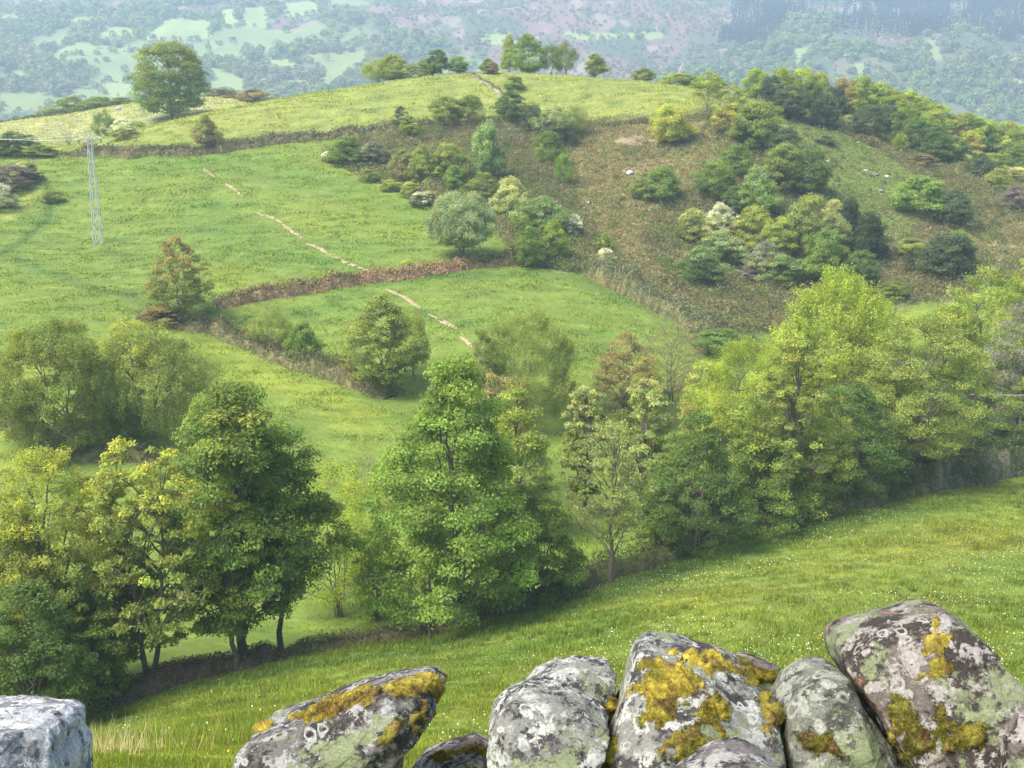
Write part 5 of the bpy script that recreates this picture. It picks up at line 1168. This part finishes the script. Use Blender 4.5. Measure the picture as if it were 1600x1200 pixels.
# ---------------------------------------------------------------- far hillside woods
def far_woods():
    rng = np.random.default_rng(401)
    # candidate positions by area, thinned by what grows there
    n = 26000
    y = rng.uniform(640 ** 1.0, 1900 ** 1.0, n); x = rng.uniform(-1, 1, n) * (.56 * y + 40)
    fld = np.zeros(n, bool); he = np.zeros(n, bool); co = np.zeros(n, bool)
    for P in FARP: cc_ = P.mean(0); fld |= inside(cc_ + (P - cc_) * 1.12 + np.array([0, -14]), x, y)
    for P in HEATH: he |= inside(P, x, y)
    for P in CONIFER: co |= inside(P, x, y)
    wood = fbm2(x / 130, y / 200, 411, 3)
    pk = np.where(fld, 0.004, np.where(co, 1.0, np.where(he, .75 * sstep(.42, .58, fbm2(x / 40, y / 60, 413, 3)) + .12, np.where(x > 80, sstep(.36, .5, wood) * .9 + .10, sstep(.40, .5, wood) * .78 + .05))))
    k = rng.uniform(size=n) < pk; x, y, co, he = x[k], y[k], co[k], he[k]
    for P in CONIFER:
        q = scatter_poly(rng, P, 1500); q = q[q[:, 1] < 2000]; q = q + np.stack([(fbm2(q[:, 0] / 35, q[:, 1] / 50, 441, 3) - .5) * 130, (fbm2(q[:, 0] / 35, q[:, 1] / 50, 443, 3) - .5) * 160], 1); x = np.r_[x, q[:, 0]]; y = np.r_[y, q[:, 1]]; co = np.r_[co, np.ones(len(q), bool)]; he = np.r_[he, np.zeros(len(q), bool)]
    P = HEATH[0]; q = scatter_poly(rng, P, 5000); q = q[(q[:, 1] < 2000) & (rng.uniform(size=len(q)) < sstep(.38, .6, fbm2(q[:, 0] / 30, q[:, 1] / 60, 431, 4)))]
    x = np.r_[x, q[:, 0]]; y = np.r_[y, q[:, 1]]; co = np.r_[co, np.zeros(len(q), bool)]; he = np.r_[he, np.ones(len(q), bool)]
    # hedgerow trees round every far field
    hx, hy = [], []
    for P in FARP:
        d = np.r_[P, P[:1]]
        for (a, b), (c, e) in zip(d[:-1], d[1:]):
            m = max(1, int(math.hypot(c - a, e - b) / 7)); t = rng.uniform(0, 1, m); 
            t = t[rng.uniform(size=m) < .75]
            hx += list(a + (c - a) * t + rng.normal(0, 2, len(t))); hy += list(b + (e - b) * t + rng.normal(0, 3, len(t)))
    nh = len(hx)
    x = np.r_[x, hx]; y = np.r_[y, hy]; co = np.r_[co, np.zeros(nh, bool)]; he = np.r_[he, np.zeros(nh, bool)]
    isH = np.r_[np.zeros(len(x) - nh, bool), np.ones(nh, bool)]
    N = len(x); Z = H(x, y)
    hgt = np.where(co, rng.uniform(11, 17, N), np.where(he, rng.uniform(1.5, 4.5, N), np.where(isH, rng.uniform(2.0, 7.5, N), rng.uniform(5, 11, N))))
    wid = hgt * np.where(co, .34, rng.uniform(.75, 1.15, N))
    def crown(r, m, conif):
        u = r.normal(size=(m, 3)); u /= np.linalg.norm(u, axis=1)[:, None]
        if conif:
            t = r.uniform(0, 1, m) ** 1.4; rr = (1.03 - t) * .5 * r.uniform(.7, 1.1, m); a = r.uniform(0, 6.28, m)
            P = np.stack([np.cos(a) * rr, np.sin(a) * rr, t], 1); Nn = np.stack([np.cos(a), np.sin(a), np.full(m, .5)], 1)
        else:
            u[:, 2] = np.where(u[:, 2] < -.5, -u[:, 2], u[:, 2])
            lump = .72 + .55 * noise3(u * 2.2, int(r.integers(1000))); P = u * .5 * lump[:, None] * np.array([1, 1, .95]) + np.array([0, 0, .5]); Nn = u
        return P, Nn
    vars_ = [crown(rng, 90, False) for _ in range(8)] + [crown(rng, 46, True) for _ in range(4)]
    base = np.array([(.16,.24,.085),(.20,.29,.09),(.13,.19,.085),(.24,.27,.12),(.17,.20,.12)])
    tone = np.clip((fbm2(x / 90, y / 120, 421, 3) * 7 - 1 + rng.normal(0, 1.0, N)), 0, 4.99).astype(int)
    colr = base[tone]; colr = np.where(co[:, None], np.array([.04, .065, .05]), colr); colr = np.where(he[:, None], np.array([.19, .21, .14]) * rng.uniform(.8, 1.3, (N, 1)), colr)
    # the nearest hedgerow trees stand alone, the rest is one mass
    vi = np.where(co, 8 + rng.integers(0, 4, N), rng.integers(0, 8, N))
    Vs, Fs, Cs, off = [], [], [], 0
    pick = np.where(isH & (y < 1500) & (hgt > 4))[0]; px, py = proj(np.stack([x, y, Z], 1)); vis = (px > 0) & (px < 1600) & (py < 175) & (py > 5)
    pick = pick[vis[pick]]; pick = pick[np.argsort(-hgt[pick] / y[pick])][:110]; solo = np.zeros(N, bool); solo[pick] = True
    for v in range(12):
        P, Nn = vars_[v]; m = len(P); idx = np.where((vi == v) & ~solo)[0]
        if not len(idx): continue
        rot = rng.uniform(0, 6.28, len(idx)); ca, sa = np.cos(rot), np.sin(rot)
        def rotv(Q): return np.stack([Q[None, :, 0] * ca[:, None] - Q[None, :, 1] * sa[:, None], Q[None, :, 0] * sa[:, None] + Q[None, :, 1] * ca[:, None], np.broadcast_to(Q[None, :, 2], (len(idx), m))], 2)
        W = rotv(P) * np.stack([wid[idx], wid[idx], hgt[idx]], 1)[:, None, :] + np.stack([x[idx], y[idx], Z[idx] - .4], 1)[:, None, :]
        Q = rotv(Nn); W = W.reshape(-1, 3); Q = Q.reshape(-1, 3)
        V, F = leaves(rng, W, Q * 1.6, np.repeat(wid[idx] if v < 8 else hgt[idx] * .42, m)[:, None] * .27, .9)
        Vs.append(V); Fs.append(F + off); off += len(V)
        Cs.append(np.repeat(np.repeat(colr[idx], m, 0) * rng.uniform(.7, 1.35, (len(W), 1)), 4, 0))
    o = mesh_obj('far_woodland', np.concatenate(Vs), np.concatenate(Fs), M_LEAF, C=np.concatenate(Cs), attrs={'tip': np.zeros(off)})
    o.color = (1, 1, 1, 1); tag(o, 'mixed woods, scrub and conifer plantation on the far hazy hillside', None, kind='stuff')
    P, Nn = vars_[2]; V, F = leaves(rng, P, Nn * 1.6, .26, .9)
    me = None
    for j, i in enumerate(pick):
        if me is None:
            t = mesh_obj('hedgerow_tree', V, F, M_LEAF, C=np.repeat(rng.uniform(.7, 1.3, (len(P), 1)) * np.ones((1, 3)), 4, 0), attrs={'tip': np.zeros(len(V))}); me = t
        else:
            t = me.copy(); col.objects.link(t)
        t.location = (x[i], y[i], Z[i] - .3); t.scale = (wid[i], wid[i], hgt[i]); t.rotation_euler = (0, 0, rng.uniform(0, 6.28))
        t.color = (*colr[i], 1); t['tip_colour'] = [float(v) for v in colr[i]]
        tag(t, 'small round hedgerow tree on the boundary of a far hazy field', 'tree', 'hedgerow trees round the far fields')
far_woods()

# ---------------------------------------------------------------- haze
def haze():
    x0, x1, y0, y1, z0, z1 = -1450, 1450, -48, 2160, -190, 330
    V = np.array([(x, y, z) for x in (x0, x1) for y in (y0, y1) for z in (z0, z1)], float)
    F = np.array([(0, 1, 3, 2), (4, 6, 7, 5), (0, 4, 5, 1), (2, 3, 7, 6), (0, 2, 6, 4), (1, 5, 7, 3)])
    t = NT('haze_air'); v = t.n('ShaderNodeVolumePrincipled')
    v.inputs['Color'].default_value = (.58, .77, 1.0, 1); v.inputs['Density'].default_value = .00035; v.inputs['Anisotropy'].default_value = 0.0
    t.l(v.outputs[0], t.out.inputs['Volume'])
    o = mesh_obj('haze', V, F, t.m); tag(o, 'pale blue air between the hill and the far hillside', None, kind='stuff')
haze()
